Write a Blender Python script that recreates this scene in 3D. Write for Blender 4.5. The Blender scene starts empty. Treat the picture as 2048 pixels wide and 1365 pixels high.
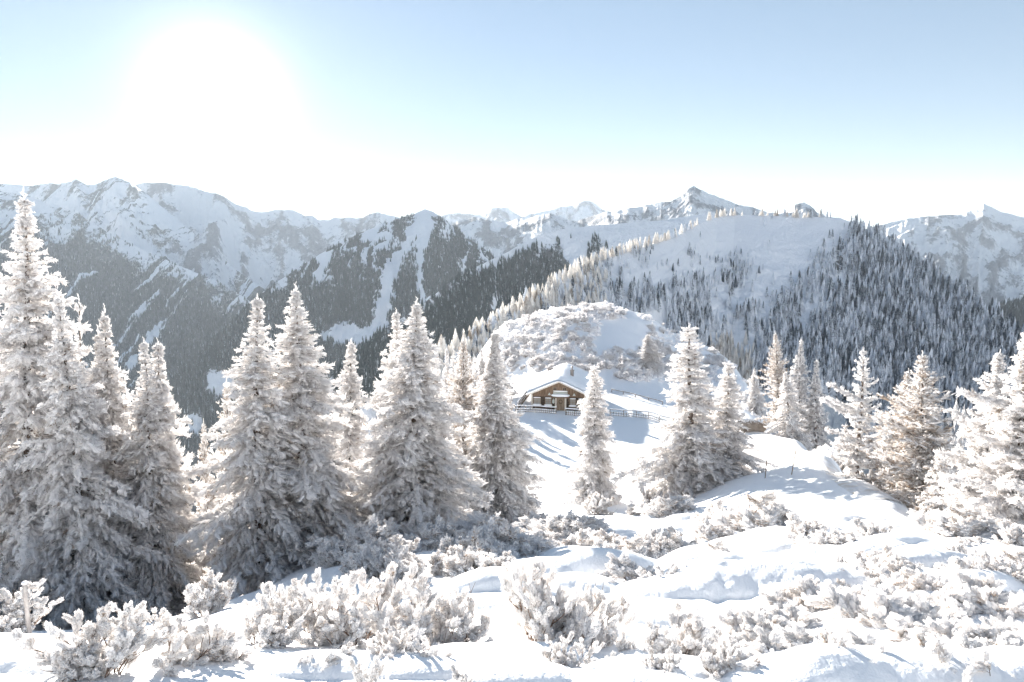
import bpy, math, random
import numpy as np
from mathutils import Vector, Matrix

# ------------------------------------------------------------------ camera, sky, sun, exposure
scene = bpy.context.scene
col = scene.collection
F_PX = 1400.0                      # focal length in photo pixels (photo is 2048 wide)
PITCH = math.radians(7.4)
CP, SP = math.cos(PITCH), math.sin(PITCH)

cam_d = bpy.data.cameras.new("camera"); cam = bpy.data.objects.new("camera", cam_d); col.objects.link(cam)
cam_d.sensor_width = 36.0; cam_d.lens = F_PX / 2048 * 36.0
cam_d.clip_start = 0.1; cam_d.clip_end = 80000
cam.location = (0, 0, 0); cam.rotation_euler = (math.radians(90) - PITCH, 0, 0)
scene.camera = cam

SUN_EL, SUN_AZ = math.radians(11.3), math.radians(-22.2)      # azimuth from +Y towards +X
SUN_DIR = Vector((math.sin(SUN_AZ) * math.cos(SUN_EL), math.cos(SUN_AZ) * math.cos(SUN_EL), math.sin(SUN_EL)))
sun_d = bpy.data.lights.new("sun", 'SUN'); sun_d.energy = 5.0; sun_d.angle = math.radians(0.6); sun_d.color = (1.0, 0.94, 0.86)
sun = bpy.data.objects.new("sun", sun_d); col.objects.link(sun)
sun.rotation_euler = SUN_DIR.to_track_quat('Z', 'Y').to_euler()

world = bpy.data.worlds.new("World"); scene.world = world; world.use_nodes = True
SKY_GAMMA, SKY_SAT, SKY_VAL, AUR_W, AUR_N = 0.58, 1.14, 0.69, 0.30, 2.2
nt = world.node_tree; bg = nt.nodes['Background']; bg.inputs['Strength'].default_value = 0.10
sky = nt.nodes.new('ShaderNodeTexSky'); sky.sky_type = 'NISHITA'; sky.sun_disc = False
sky.sun_elevation = SUN_EL; sky.sun_rotation = SUN_AZ
sky.altitude = 1900; sky.air_density = 1.0; sky.dust_density = 0.05; sky.ozone_density = 1.6
gm = nt.nodes.new('ShaderNodeGamma'); gm.inputs['Gamma'].default_value = SKY_GAMMA
hs = nt.nodes.new('ShaderNodeHueSaturation'); hs.inputs['Saturation'].default_value = SKY_SAT; hs.inputs['Value'].default_value = SKY_VAL
nt.links.new(sky.outputs[0], gm.inputs[0]); nt.links.new(gm.outputs[0], hs.inputs['Color'])
# the bright aureole of thin ice haze that surrounds the low sun
geo = nt.nodes.new('ShaderNodeTexCoord'); dt = nt.nodes.new('ShaderNodeVectorMath'); dt.operation = 'DOT_PRODUCT'; dt.inputs[1].default_value = SUN_DIR
nt.links.new(geo.outputs['Generated'], dt.inputs[0])
def wmath(op, a, b):
    x = nt.nodes.new('ShaderNodeMath'); x.operation = op
    for i_, v_ in enumerate((a, b)):
        if isinstance(v_, (int, float)): x.inputs[i_].default_value = v_
        else: nt.links.new(v_, x.inputs[i_])
    return x.outputs[0]
dp_ = wmath('MAXIMUM', dt.outputs['Value'], 0.0)
glow = wmath('ADD', wmath('MULTIPLY', wmath('POWER', dp_, 45.0), AUR_W), wmath('MULTIPLY', wmath('POWER', dp_, 420.0), AUR_N))
gc = nt.nodes.new('ShaderNodeVectorMath'); gc.operation = 'SCALE'; gc.inputs[0].default_value = (1.0, 0.97, 0.92); nt.links.new(glow, gc.inputs['Scale'])
ad = nt.nodes.new('ShaderNodeVectorMath'); ad.operation = 'ADD'; tn = nt.nodes.new('ShaderNodeVectorMath'); tn.operation = 'MULTIPLY'; tn.inputs[1].default_value = (1.0, 0.975, 0.985); nt.links.new(hs.outputs[0], tn.inputs[0]); nt.links.new(tn.outputs[0], ad.inputs[0]); nt.links.new(gc.outputs[0], ad.inputs[1])
nt.links.new(ad.outputs[0], bg.inputs['Color'])

vs = scene.view_settings
vs.view_transform = 'Standard'; vs.look = 'None'; vs.gamma = 1.0; vs.exposure = 2.2
cy = scene.cycles
cy.use_denoising = True
cy.max_bounces = 18; cy.diffuse_bounces = 14; cy.transmission_bounces = 10; cy.volume_bounces = 1
cy.use_adaptive_sampling = True; cy.adaptive_threshold = 0.015
cy.sample_clamp_indirect = 6.0

# ------------------------------------------------------------------ helpers
def ray(px, py):
    """slopes (x per metre of Y, z per metre of Y) of the sight line through a photo pixel"""
    xc = (np.asarray(px, float) - 1024) / F_PX; yc = (682.5 - np.asarray(py, float)) / F_PX
    d = yc * SP + CP
    return xc / d, (yc * CP - SP) / d

def W(px, py, Y):
    a, b = ray(px, py)
    return float(a * Y), float(Y), float(b * Y)

def hash2(ix, iy, seed):
    h = (ix.astype(np.int64) * 374761393 + iy.astype(np.int64) * 668265263 + seed * 1274126177) & 0x7fffffff
    h = ((h ^ (h >> 13)) * 1103515245 + 12345) & 0x7fffffff
    h = ((h ^ (h >> 16)) * 69069 + 1) & 0x7fffffff
    return ((h >> 7) & 0xffff) / 65535.0

def vnoise(x, y, seed=0):
    x = np.asarray(x, float); y = np.asarray(y, float)
    ix = np.floor(x); iy = np.floor(y); fx = x - ix; fy = y - iy
    ix = ix.astype(np.int64); iy = iy.astype(np.int64)
    u = fx * fx * fx * (fx * (fx * 6 - 15) + 10); v = fy * fy * fy * (fy * (fy * 6 - 15) + 10)
    a = hash2(ix, iy, seed); b = hash2(ix + 1, iy, seed); c = hash2(ix, iy + 1, seed); d = hash2(ix + 1, iy + 1, seed)
    return (a * (1 - u) + b * u) * (1 - v) + (c * (1 - u) + d * u) * v

def fbm(x, y, seed=0, octs=4, gain=0.5, ridged=False):
    s = 0; amp = 1; tot = 0
    for k in range(octs):
        n = vnoise(x * 2.03 ** k + 17.3 * k, y * 2.03 ** k - 9.1 * k, seed + k)
        if ridged: n = 1 - abs(2 * n - 1)
        s = s + amp * n; tot += amp; amp *= gain
    return s / tot

def sstep(a, b, x):
    t = np.clip((x - a) / (b - a), 0, 1); return t * t * (3 - 2 * t)

def mesh_np(name, V, tris=None, quads=None, smooth=True, attrs=None, mat_idx=None):
    V = np.ascontiguousarray(V, dtype=np.float32)
    me = bpy.data.meshes.new(name)
    me.vertices.add(len(V)); me.vertices.foreach_set('co', V.ravel())
    parts = []; starts = []; n = 0
    if tris is not None and len(tris):
        t = np.asarray(tris, dtype=np.int32); parts.append(t.ravel()); starts.append(np.arange(len(t), dtype=np.int32) * 3 + n); n += t.size
    if quads is not None and len(quads):
        q = np.asarray(quads, dtype=np.int32); parts.append(q.ravel()); starts.append(np.arange(len(q), dtype=np.int32) * 4 + n); n += q.size
    li = np.concatenate(parts); ls = np.concatenate(starts)
    me.loops.add(len(li)); me.loops.foreach_set('vertex_index', li)
    me.polygons.add(len(ls)); me.polygons.foreach_set('loop_start', ls)
    me.polygons.foreach_set('use_smooth', np.full(len(ls), bool(smooth)))
    if mat_idx is not None: me.polygons.foreach_set('material_index', np.asarray(mat_idx, dtype=np.int32))
    if attrs:
        for k, a in attrs.items():
            at = me.attributes.new(k, 'FLOAT', 'POINT'); at.data.foreach_set('value', np.asarray(a, dtype=np.float32))
    me.update(calc_edges=True)
    return me

def link(name, me, mats=(), parent=None, loc=None, rz=0.0, scale=None):
    o = bpy.data.objects.new(name, me); col.objects.link(o)
    if me is not None and not me.materials:
        for m in (mats if isinstance(mats, (list, tuple)) else (mats,)): me.materials.append(m)
    if parent is not None: o.parent = parent
    if loc is not None: o.location = loc
    if rz: o.rotation_euler = (0, 0, rz)
    if scale is not None: o.scale = scale
    return o

def tag(o, label=None, cat=None, group=None, kind=None):
    if label: o['label'] = label
    if cat: o['category'] = cat
    if group: o['group'] = group
    if kind: o['kind'] = kind
    return o

def grid_quads(nu, nv):
    i = np.arange(nu - 1)[:, None] * nv + np.arange(nv - 1)[None, :]
    i = i.ravel()
    return np.stack([i, i + nv, i + nv + 1, i + 1], 1)

class MB:
    """collects boxes and tubes into one mesh"""
    def __init__(s): s.V = []; s.T = []; s.Q = []; s.n = 0
    def add(s, V, tris=None, quads=None):
        V = np.asarray(V, float)
        if tris is not None and len(tris): s.T.append(np.asarray(tris) + s.n)
        if quads is not None and len(quads): s.Q.append(np.asarray(quads) + s.n)
        s.V.append(V); s.n += len(V)
    def box(s, c, size, M=None):
        c = np.array(c, float); h = np.array(size, float) / 2
        V = np.array([[x, y, z] for x in (-1, 1) for y in (-1, 1) for z in (-1, 1)]) * h
        if M is not None: V = V @ np.asarray(M).T
        s.add(V + c, quads=[(0, 1, 3, 2), (4, 6, 7, 5), (0, 4, 5, 1), (2, 3, 7, 6), (0, 2, 6, 4), (1, 5, 7, 3)])
    def tube(s, pts, rad, k=6, cap=True):
        V, T, Q = tube_np(pts, rad, k, cap); s.add(V, T, Q)
    def slab(s, pts_bottom, pts_top):
        n = len(pts_bottom); V = list(pts_bottom) + list(pts_top)
        q = [(i, (i + 1) % n, n + (i + 1) % n, n + i) for i in range(n)]
        t = [(0, i + 1, i) for i in range(1, n - 1)] + [(n, n + i, n + i + 1) for i in range(1, n - 1)]
        s.add(V, t, q)
    def mesh(s, name, smooth=False, attrs=None):
        return mesh_np(name, np.concatenate(s.V), np.concatenate(s.T) if s.T else None, np.concatenate(s.Q) if s.Q else None, smooth, attrs)

def tube_np(pts, rad, k=6, cap=True):
    P = np.asarray(pts, float); n = len(P); rad = np.broadcast_to(np.asarray(rad, float), (n,))
    T = np.gradient(P, axis=0); T /= np.linalg.norm(T, axis=1)[:, None] + 1e-9
    ref = np.array([0.31, 0.17, 0.93]) if abs(T[0][2]) < 0.9 else np.array([1, 0.1, 0])
    A = np.cross(T, ref); A /= np.linalg.norm(A, axis=1)[:, None] + 1e-9
    B = np.cross(T, A); a = np.arange(k) * 2 * np.pi / k
    V = P[:, None] + rad[:, None, None] * (np.cos(a)[None, :, None] * A[:, None] + np.sin(a)[None, :, None] * B[:, None])
    V = V.reshape(-1, 3); Q = []
    for i in range(n - 1):
        for j in range(k):
            Q.append((i * k + j, i * k + (j + 1) % k, (i + 1) * k + (j + 1) % k, (i + 1) * k + j))
    t = []
    if cap:
        V = np.vstack([V, P[0], P[-1]]); m = n * k
        for j in range(k):
            t.append((m, (j + 1) % k, j)); t.append((m + 1, (n - 1) * k + j, (n - 1) * k + (j + 1) % k))
    return V, np.array(t).reshape(-1, 3).astype(int), np.array(Q)

# ------------------------------------------------------------------ materials
def new_mat(name):
    m = bpy.data.materials.new(name); m.use_nodes = True
    n = m.node_tree.nodes; n.clear(); out = n.new('ShaderNodeOutputMaterial')
    return m, n, m.node_tree.links, out

def nmath(n, l, op, a, b=None, c=None, clamp=False):
    x = n.new('ShaderNodeMath'); x.operation = op; x.use_clamp = clamp
    for i, v in enumerate((a, b, c)):
        if v is None: continue
        if isinstance(v, (int, float)): x.inputs[i].default_value = v
        else: l.new(v, x.inputs[i])
    return x.outputs[0]

def nmix(n, l, f, a, b):
    x = n.new('ShaderNodeMix'); x.data_type = 'RGBA'
    for s, v in ((x.inputs[0], f), (x.inputs[6], a), (x.inputs[7], b)):
        if isinstance(v, (int, float)): s.default_value = v
        elif isinstance(v, tuple): s.default_value = (*v, 1) if len(v) == 3 else v
        else: l.new(v, s)
    return x.outputs[2]

def nnoise(n, l, vec, scale, detail=4, rough=0.55):
    x = n.new('ShaderNodeTexNoise'); x.inputs['Scale'].default_value = scale; x.inputs['Detail'].default_value = detail
    x.inputs['Roughness'].default_value = rough
    if vec is not None: l.new(vec, x.inputs['Vector'])
    return x.outputs['Fac']

def nramp(n, l, v, a, b, clamp=True):
    x = n.new('ShaderNodeMapRange'); x.inputs[1].default_value = a; x.inputs[2].default_value = b; x.clamp = clamp
    x.interpolation_type = 'SMOOTHSTEP'; l.new(v, x.inputs[0]); return x.outputs[0]

def pos_vec(n, l, scale=(1, 1, 1)):
    g = n.new('ShaderNodeNewGeometry'); mp = n.new('ShaderNodeMapping'); mp.inputs['Scale'].default_value = scale
    l.new(g.outputs['Position'], mp.inputs[0]); return g, mp.outputs[0]

def obj_vec(n, l, scale=(1, 1, 1)):
    g = n.new('ShaderNodeTexCoord'); mp = n.new('ShaderNodeMapping'); mp.inputs['Scale'].default_value = scale
    l.new(g.outputs['Object'], mp.inputs[0]); return mp.outputs[0]

def bump(n, l, h, strength, dist):
    b = n.new('ShaderNodeBump'); b.inputs['Strength'].default_value = strength; b.inputs['Distance'].default_value = dist
    l.new(h, b.inputs['Height']); return b.outputs[0]

def mat_snow():
    m, n, l, out = new_mat('snow')
    g, v = pos_vec(n, l)
    p = n.new('ShaderNodeBsdfPrincipled'); p.inputs['Base Color'].default_value = (0.90, 0.91, 0.925, 1)
    p.inputs['Roughness'].default_value = 0.75; p.inputs['Specular IOR Level'].default_value = 0.25
    h1 = nnoise(n, l, v, 1.3, 5, 0.55); h2 = nnoise(n, l, v, 28, 3, 0.6)
    h = nmath(n, l, 'ADD', nmath(n, l, 'MULTIPLY', h1, 1.0), nmath(n, l, 'MULTIPLY', h2, 0.10))
    g2, v2 = pos_vec(n, l, (2.2, .7, 1)); h = nmath(n, l, 'ADD', h, nmath(n, l, 'MULTIPLY', nnoise(n, l, v2, 1.7, 4, .6), .8))
    l.new(bump(n, l, h, 0.42, 0.16), p.inputs['Normal'])
    l.new(p.outputs[0], out.inputs[0]); return m

def mat_mountain(name, dark, dark2, scale=1.0, snow=(0.88, 0.89, 0.91), lo=0.42, hi=0.58, bstr=0.6):
    """snow broken by rock or wood where the mesh's 'dark' mask plus fine noise says so"""
    m, n, l, out = new_mat(name)
    g, v = pos_vec(n, l, (1, 1, 0.55))
    a = n.new('ShaderNodeAttribute'); a.attribute_name = 'dark'
    f1 = nnoise(n, l, v, 0.010 / scale, 8, 0.68); f2 = nnoise(n, l, v, 0.06 / scale, 5, 0.7)
    s = nmath(n, l, 'ADD', nmath(n, l, 'MULTIPLY', nmath(n, l, 'SUBTRACT', f1, 0.5), 1.3), nmath(n, l, 'MULTIPLY', nmath(n, l, 'SUBTRACT', f2, 0.5), 0.9))
    s = nmath(n, l, 'ADD', s, a.outputs['Fac'])
    fac = nramp(n, l, s, lo, hi)
    cd = nmix(n, l, nramp(n, l, f2, 0.35, 0.65), dark, dark2)
    c = nmix(n, l, fac, snow, cd)
    p = n.new('ShaderNodeBsdfPrincipled'); l.new(c, p.inputs['Base Color']); p.inputs['Roughness'].default_value = 0.85
    p.inputs['Specular IOR Level'].default_value = 0.1
    l.new(bump(n, l, nmath(n, l, 'ADD', f1, nmath(n, l, 'MULTIPLY', f2, 0.3)), bstr, 40 * scale), p.inputs['Normal'])
    l.new(p.outputs[0], out.inputs[0]); return m

def mat_frost(name, frost=(0.975, 0.963, 0.958), needle=(0.22, 0.17, 0.13), top=0.25, bias=0.0, trans=0.66, nscale=9.0, bdist=0.03):
    """rimed foliage: white where rime or snow sits (upper sides, random clumps), needles and twigs showing elsewhere"""
    m, n, l, out = new_mat(name)
    v = obj_vec(n, l)
    a = n.new('ShaderNodeAttribute'); a.attribute_name = 'rime'
    g = n.new('ShaderNodeNewGeometry'); sx = n.new('ShaderNodeSeparateXYZ'); l.new(g.outputs['Normal'], sx.inputs[0])
    nz = sx.outputs['Z']
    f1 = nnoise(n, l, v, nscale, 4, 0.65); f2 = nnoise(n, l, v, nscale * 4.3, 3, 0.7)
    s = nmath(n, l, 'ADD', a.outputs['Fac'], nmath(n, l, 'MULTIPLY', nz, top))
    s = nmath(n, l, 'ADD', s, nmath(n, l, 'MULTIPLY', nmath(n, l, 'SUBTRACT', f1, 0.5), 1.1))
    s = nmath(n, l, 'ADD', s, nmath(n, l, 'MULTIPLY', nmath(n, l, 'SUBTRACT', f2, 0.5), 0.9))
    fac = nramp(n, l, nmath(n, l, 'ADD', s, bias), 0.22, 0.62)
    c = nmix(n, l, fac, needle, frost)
    d = n.new('ShaderNodeBsdfDiffuse'); l.new(c, d.inputs['Color'])
    t = n.new('ShaderNodeBsdfTranslucent'); l.new(c, t.inputs['Color'])
    b = bump(n, l, nmath(n, l, 'ADD', f1, nmath(n, l, 'MULTIPLY', f2, 0.5)), 0.7, bdist)
    l.new(b, d.inputs['Normal']); l.new(b, t.inputs['Normal'])
    mx = n.new('ShaderNodeMixShader'); mx.inputs[0].default_value = trans
    l.new(d.outputs[0], mx.inputs[1]); l.new(t.outputs[0], mx.inputs[2]); l.new(mx.outputs[0], out.inputs[0])
    return m

def mat_wood(name, c1, c2, scale=(1, 1, 1), sc=6.0, snowtop=0.0, rough=0.8):
    m, n, l, out = new_mat(name)
    v = obj_vec(n, l, scale)
    f = nnoise(n, l, v, sc, 5, 0.65)
    c = nmix(n, l, nramp(n, l, f, 0.35, 0.65), c1, c2)
    if snowtop > 0:
        g = n.new('ShaderNodeNewGeometry'); sx = n.new('ShaderNodeSeparateXYZ'); l.new(g.outputs['Normal'], sx.inputs[0])
        f3 = nnoise(n, l, obj_vec(n, l), 7.0, 3, 0.6)
        s = nmath(n, l, 'ADD', sx.outputs['Z'], nmath(n, l, 'MULTIPLY', nmath(n, l, 'SUBTRACT', f3, 0.5), 1.4))
        c = nmix(n, l, nramp(n, l, s, 0.9 - snowtop, 1.1 - snowtop), c, (0.84, 0.85, 0.87))
    p = n.new('ShaderNodeBsdfPrincipled'); l.new(c, p.inputs['Base Color']); p.inputs['Roughness'].default_value = rough
    p.inputs['Specular IOR Level'].default_value = 0.2
    l.new(bump(n, l, f, 0.5, 0.02), p.inputs['Normal']); l.new(p.outputs[0], out.inputs[0]); return m

def mat_plain(name, c, rough=0.6, metal=0.0):
    m, n, l, out = new_mat(name)
    f = nnoise(n, l, obj_vec(n, l), 8.0, 3, 0.6)
    cc = nmix(n, l, f, tuple(x * 0.85 for x in c), tuple(min(1, x * 1.15) for x in c))
    p = n.new('ShaderNodeBsdfPrincipled'); l.new(cc, p.inputs['Base Color']); p.inputs['Roughness'].default_value = rough
    p.inputs['Metallic'].default_value = metal
    l.new(p.outputs[0], out.inputs[0]); return m

M_SNOW = mat_snow()
M_FROST = mat_frost('rimed_spruce', needle=(0.50, 0.43, 0.37), bias=0.72, nscale=5.0)
M_LARCH = mat_frost('rimed_larch', frost=(0.975, 0.963, 0.958), needle=(0.55, 0.47, 0.40), bias=0.35, trans=.55, nscale=5.0)
M_BUSH = mat_frost('rimed_pine_tuft', frost=(0.975, 0.966, 0.962), needle=(0.42, 0.33, 0.26), bias=0.46, top=0.35, trans=0.6, nscale=16.0, bdist=0.012)
M_BUSHFAR = mat_frost('rimed_scrub', needle=(0.68, 0.64, 0.60), bias=0.8, top=0.4, nscale=3.0)
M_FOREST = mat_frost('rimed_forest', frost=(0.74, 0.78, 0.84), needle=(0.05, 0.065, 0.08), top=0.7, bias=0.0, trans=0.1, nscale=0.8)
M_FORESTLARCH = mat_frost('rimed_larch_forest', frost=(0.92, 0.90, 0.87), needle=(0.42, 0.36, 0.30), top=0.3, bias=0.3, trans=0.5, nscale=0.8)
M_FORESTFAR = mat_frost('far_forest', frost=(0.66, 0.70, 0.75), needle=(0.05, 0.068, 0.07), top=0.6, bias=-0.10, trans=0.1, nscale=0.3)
M_BARK = mat_wood('bark', (0.07, 0.05, 0.04), (0.22, 0.18, 0.15), (1, 1, 0.25), 9, 0.35)
M_TWIG = mat_wood('twig_bark', (0.10, 0.065, 0.045), (0.26, 0.19, 0.15), (1, 1, 1), 14, 0.2)

# ------------------------------------------------------------------ terrain of the near slope
CTRL = []
def cp(px, *rows):
    for py, Y in rows:
        x, y, z = W(px, py, Y); CTRL.append((x, y, z))
def cz(px, *rows):
    for z, Y in rows:
        a, _ = ray(px, 900); CTRL.append((float(a) * Y, Y, z))
for px in (-500, 0):
    cp(px, (1335, 5), (1262, 8)); cz(px, (-7.0, 12), (-14.6, 25), (-35, 50), (-85, 100), (-185, 200), (-360, 420))
cp(300, (1335, 5), (1250, 8)); cz(300, (-6.9, 12), (-14.2, 25), (-34, 50), (-80, 100), (-170, 200), (-330, 420))
cp(600, (1340, 5), (1262, 8), (1192, 12)); cz(600, (-9.5, 19), (-12.3, 26), (-28, 50), (-62, 100), (-140, 200), (-280, 420))
cp(850, (1345, 5), (1265, 8), (1190, 12), (1125, 20), (1085, 28)); cz(850, (-19.5, 45), (-28, 70), (-44, 100), (-55, 130), (-90, 200), (-200, 420))
cp(1000, (1350, 5), (1265, 8), (1185, 12), (1112, 20), (1070, 31), (1025, 47), (975, 64), (915, 84), (862, 102), (840, 115), (770, 150), (692, 165)); cz(1000, (-24, 200), (-60, 270), (-150, 420))
cp(930, (765, 165),)
cp(1100, (1350, 5), (1265, 8), (1180, 12), (1106, 21), (1055, 36), (1003, 56), (945, 73), (885, 90), (832, 105), (822, 112), (800, 126), (732, 142), (668, 165), (622, 185)); cz(1100, (-22, 215), (-50, 270), (-140, 420))
cp(1200, (1350, 5), (1265, 8), (1178, 12), (1103, 21), (1052, 37), (1000, 57), (938, 75), (884, 91), (834, 106), (820, 116), (738, 138), (672, 165), (608, 190)); cz(1200, (-19, 215), (-45, 270), (-130, 420))
cp(1300, (1352, 5), (1265, 8), (1175, 12), (1100, 21), (1048, 37), (1002, 56), (938, 74), (884, 91), (836, 106), (798, 122), (748, 140), (690, 165), (625, 190)); cz(1300, (-24, 215), (-50, 270), (-135, 420))
cp(1400, (1352, 5), (1266, 8), (1173, 12), (1098, 21), (1040, 35), (985, 53), (928, 70), (878, 88), (838, 105), (795, 128), (760, 150), (712, 170), (684, 186)); cz(1400, (-32, 215), (-60, 270), (-150, 420))
cp(1500, (1355, 5), (1268, 8), (1170, 12), (1095, 20), (1032, 32), (965, 48), (908, 66), (862, 84), (836, 98), (812, 120), (778, 140)); cz(1500, (-40, 185), (-75, 260), (-160, 420))
cp(1600, (1166, 12), (1092, 20), (1028, 30), (960, 45), (908, 60), (882, 72)); cz(1600, (-29, 90), (-42, 115), (-75, 160), (-110, 230), (-190, 420))
cp(1750, (1162, 12), (1088, 20), (1024, 30), (984, 42)); cz(1750, (-23, 52), (-34, 66), (-60, 100), (-110, 180), (-220, 420))
cp(1900, (1360, 5), (1275, 8), (1160, 12), (1088, 20), (1050, 28)); cz(1900, (-20, 38), (-33, 52), (-62, 85), (-130, 180), (-240, 420))
cp(2060, (1360, 5), (1275, 8), (1168, 12), (1105, 20), (1085, 26)); cz(2060, (-21, 37), (-34, 52), (-64, 85), (-135, 180), (-250, 420))
cp(2500, (1370, 5), (1290, 8), (1200, 12), (1140, 20)); cz(2500, (-24, 37), (-64, 85), (-250, 420))
cp(1540, (940, 55), (903, 68), (868, 82)); cp(1680, (1003, 36), (962, 46), (938, 55)); cp(1820, (1056, 28), (1030, 33), (1013, 36))
for x, y, z in ((0, 0, -2.25), (0, 2, -2.45), (-8, 0, -3.0), (8, 0, -3.0), (-30, 0, -12), (30, 0, -11), (-150, 0, -75), (150, 0, -70), (0, -6, -1.2), (0, -25, 7),
                (0, -100, 48), (-60, -60, -8), (60, -60, -8), (0, -400, 60), (-420, -100, -200), (420, -100, -200)):  # ground behind the camera steepened so its sunlit snow bounces light forward
    CTRL.append((x, y, z))
CTRL = np.array(CTRL)
def _q(x, y):
    r = np.hypot(x, y); L = np.log1p(r / 3.0); k = L / np.maximum(r, 1e-6)
    return x * k, y * k, r
def _phi(d2): return np.where(d2 > 1e-12, 0.5 * d2 * np.log(np.maximum(d2, 1e-12)), 0.0)
_cx, _cy, _cr = _q(CTRL[:, 0], CTRL[:, 1])
_s = CTRL[:, 2] / (_cr + 3)
_N = len(CTRL)
_A = np.zeros((_N + 3, _N + 3))
_A[:_N, :_N] = _phi((_cx[:, None] - _cx) ** 2 + (_cy[:, None] - _cy) ** 2) + np.eye(_N) * 0.001
_A[:_N, _N:] = np.stack([np.ones(_N), _cx, _cy], 1); _A[_N:, :_N] = _A[:_N, _N:].T
_w = np.linalg.solve(_A, np.concatenate([_s, np.zeros(3)]))
def terrain_base(x, y):
    x = np.atleast_1d(np.asarray(x, float)); y = np.atleast_1d(np.asarray(y, float)); sh = x.shape
    qx, qy, r = _q(x.ravel(), y.ravel()); out = np.empty(len(qx))
    for i in range(0, len(qx), 40000):
        a = slice(i, i + 40000)
        out[a] = _phi((qx[a, None] - _cx) ** 2 + (qy[a, None] - _cy) ** 2) @ _w[:_N] + _w[_N] + _w[_N + 1] * qx[a] + _w[_N + 2] * qy[a]
    return (out * (r + 3)).reshape(sh)

rngT = np.random.default_rng(5)
MOUNDS = []           # snow pillows over buried scrub: x, y, radius, height
def add_mounds(n, px0, px1, py0, py1, r0, r1, hfac):
    for _ in range(n):
        px = rngT.uniform(px0, px1); py = rngT.uniform(py0, py1)
        a, b = ray(px, py); Ys = np.exp(np.linspace(math.log(3.5), math.log(60), 60))
        d = terrain_base(a * Ys, Ys) - b * Ys
        k = np.argmax(d > 0)
        if d[k] <= 0: continue
        Y = Ys[k]; R = rngT.uniform(r0, r1)
        MOUNDS.append((float(a * Y), float(Y), R, R * hfac * rngT.uniform(0.6, 1.2)))
add_mounds(150, 1540, 2250, 1130, 1360, 0.16, 0.55, 0.42)
add_mounds(130, 1350, 2200, 1050, 1180, 0.3, 0.9, 0.38)
add_mounds(80, 960, 1480, 1010, 1190, 0.3, 1.0, 0.40)
add_mounds(40, 950, 1600, 1190, 1365, 0.15, 0.4, 0.30)
add_mounds(14, -200, 950, 1270, 1365, 0.2, 0.6, 0.25)
def mounds_z(x, y):
    z = np.zeros_like(x)
    for mx, my, R, h in MOUNDS:
        dx = x - mx; dy = y - my
        m = (abs(dx) < R * 1.6) & (abs(dy) < R * 1.6)
        if not m.any(): continue
        d = np.sqrt((dx[m] / 1.35) ** 2 + dy[m] ** 2) / R
        v = h * np.clip(1 - d * d, 0, 1) ** 0.75
        z[m] = np.maximum(z[m], v) + 0.15 * np.minimum(z[m], v)
    return z
def track_z(x, y):
    """trodden footprints and the groomed road bed"""
    z = np.zeros_like(x)
    for k, (tx, ty) in enumerate(TRACK):
        m = (abs(x - tx) < .5) & (abs(y - ty) < .5)
        if m.any():
            d = np.hypot((x[m] - tx) / .75, y[m] - ty); z[m] -= 0.035 * np.exp(-(d / 0.13) ** 2) - 0.006 * np.exp(-((d - .28) / 0.1) ** 2)
    return z
TRACK = []
HUT = (float(ray(1118, 821)[0]) * 111.0, 111.0, float(ray(1118, 821)[1]) * 111.0, math.radians(-8.8))
def terrain_smooth(x, y):
    x = np.atleast_1d(np.asarray(x, float)); y = np.atleast_1d(np.asarray(y, float))
    r = np.hypot(x, y); z = terrain_base(x, y)
    z = z + (fbm(x / 2.6, y / 3.4, 3, 3) - .5) * 0.42 * sstep(2, 9, r) * (1 - 0.75 * sstep(25, 50, r) * (1 - sstep(120, 140, r)))
    z = z + (fbm(x / 14, y / 14, 8, 3) - .5) * 1.6 * sstep(10, 40, r) * (1 - 0.7 * sstep(45, 60, r) * (1 - sstep(125, 150, r)))
    z = z + (fbm(x / 45, y / 45, 12, 4) - .5) * 9 * sstep(150, 260, r)
    d = np.hypot((x - HUT[0] - .5) / 1.0, (y - HUT[1] - 5.0) / 1.15)
    k = 1 - sstep(7.5, 15, d)
    return z * (1 - k) + (HUT[2] + .05 * (fbm(x / 2, y / 2, 19, 2) - .5)) * k
def ground_hit(px, py, y0=3.0, y1=230.0):
    a, b = ray(px, py); Ys = np.exp(np.linspace(math.log(y0), math.log(y1), 260))
    d = terrain_smooth(a * Ys, Ys) - b * Ys
    k = int(np.argmax(d > 0))
    if d[k] <= 0: k = len(Ys) - 1
    Y = Ys[k]; return float(a * Y), float(Y), float(terrain_smooth(a * Y, Y)[0])
for i in range(26):
    t = i / 25; px = 1425 + 95 * t + (7 if i % 2 else -7); py = 1215 - 120 * t
    h = ground_hit(px, py); TRACK.append((h[0], h[1]))

def build_ground():
    nth = 1500
    w = np.linspace(-1, 1, nth)
    th = np.radians(np.sign(w) * (48 * abs(w) ** 1.0 + 132 * abs(w) ** 9))
    r = np.concatenate([[0.3], np.exp(np.linspace(math.log(1.0), math.log(3.5), 12))[:-1],
                        np.exp(np.linspace(math.log(3.5), math.log(40), 460))[:-1],
                        np.exp(np.linspace(math.log(40), math.log(420), 240))])
    TH, R = np.meshgrid(th, r, indexing='ij'); X = np.sin(TH) * R; Y = np.cos(TH) * R
    Z = terrain_smooth(X, Y) + mounds_z(X, Y) + track_z(X, Y)
    # last ring drops away so the sheet has no edge in view
    V = np.stack([X, Y, Z], -1).reshape(-1, 3)
    q = grid_quads(nth, len(r))
    o = link('ground', mesh_np('ground', V, quads=q[:, ::-1]), M_SNOW); tag(o, kind='structure')
    return o
build_ground()

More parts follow.
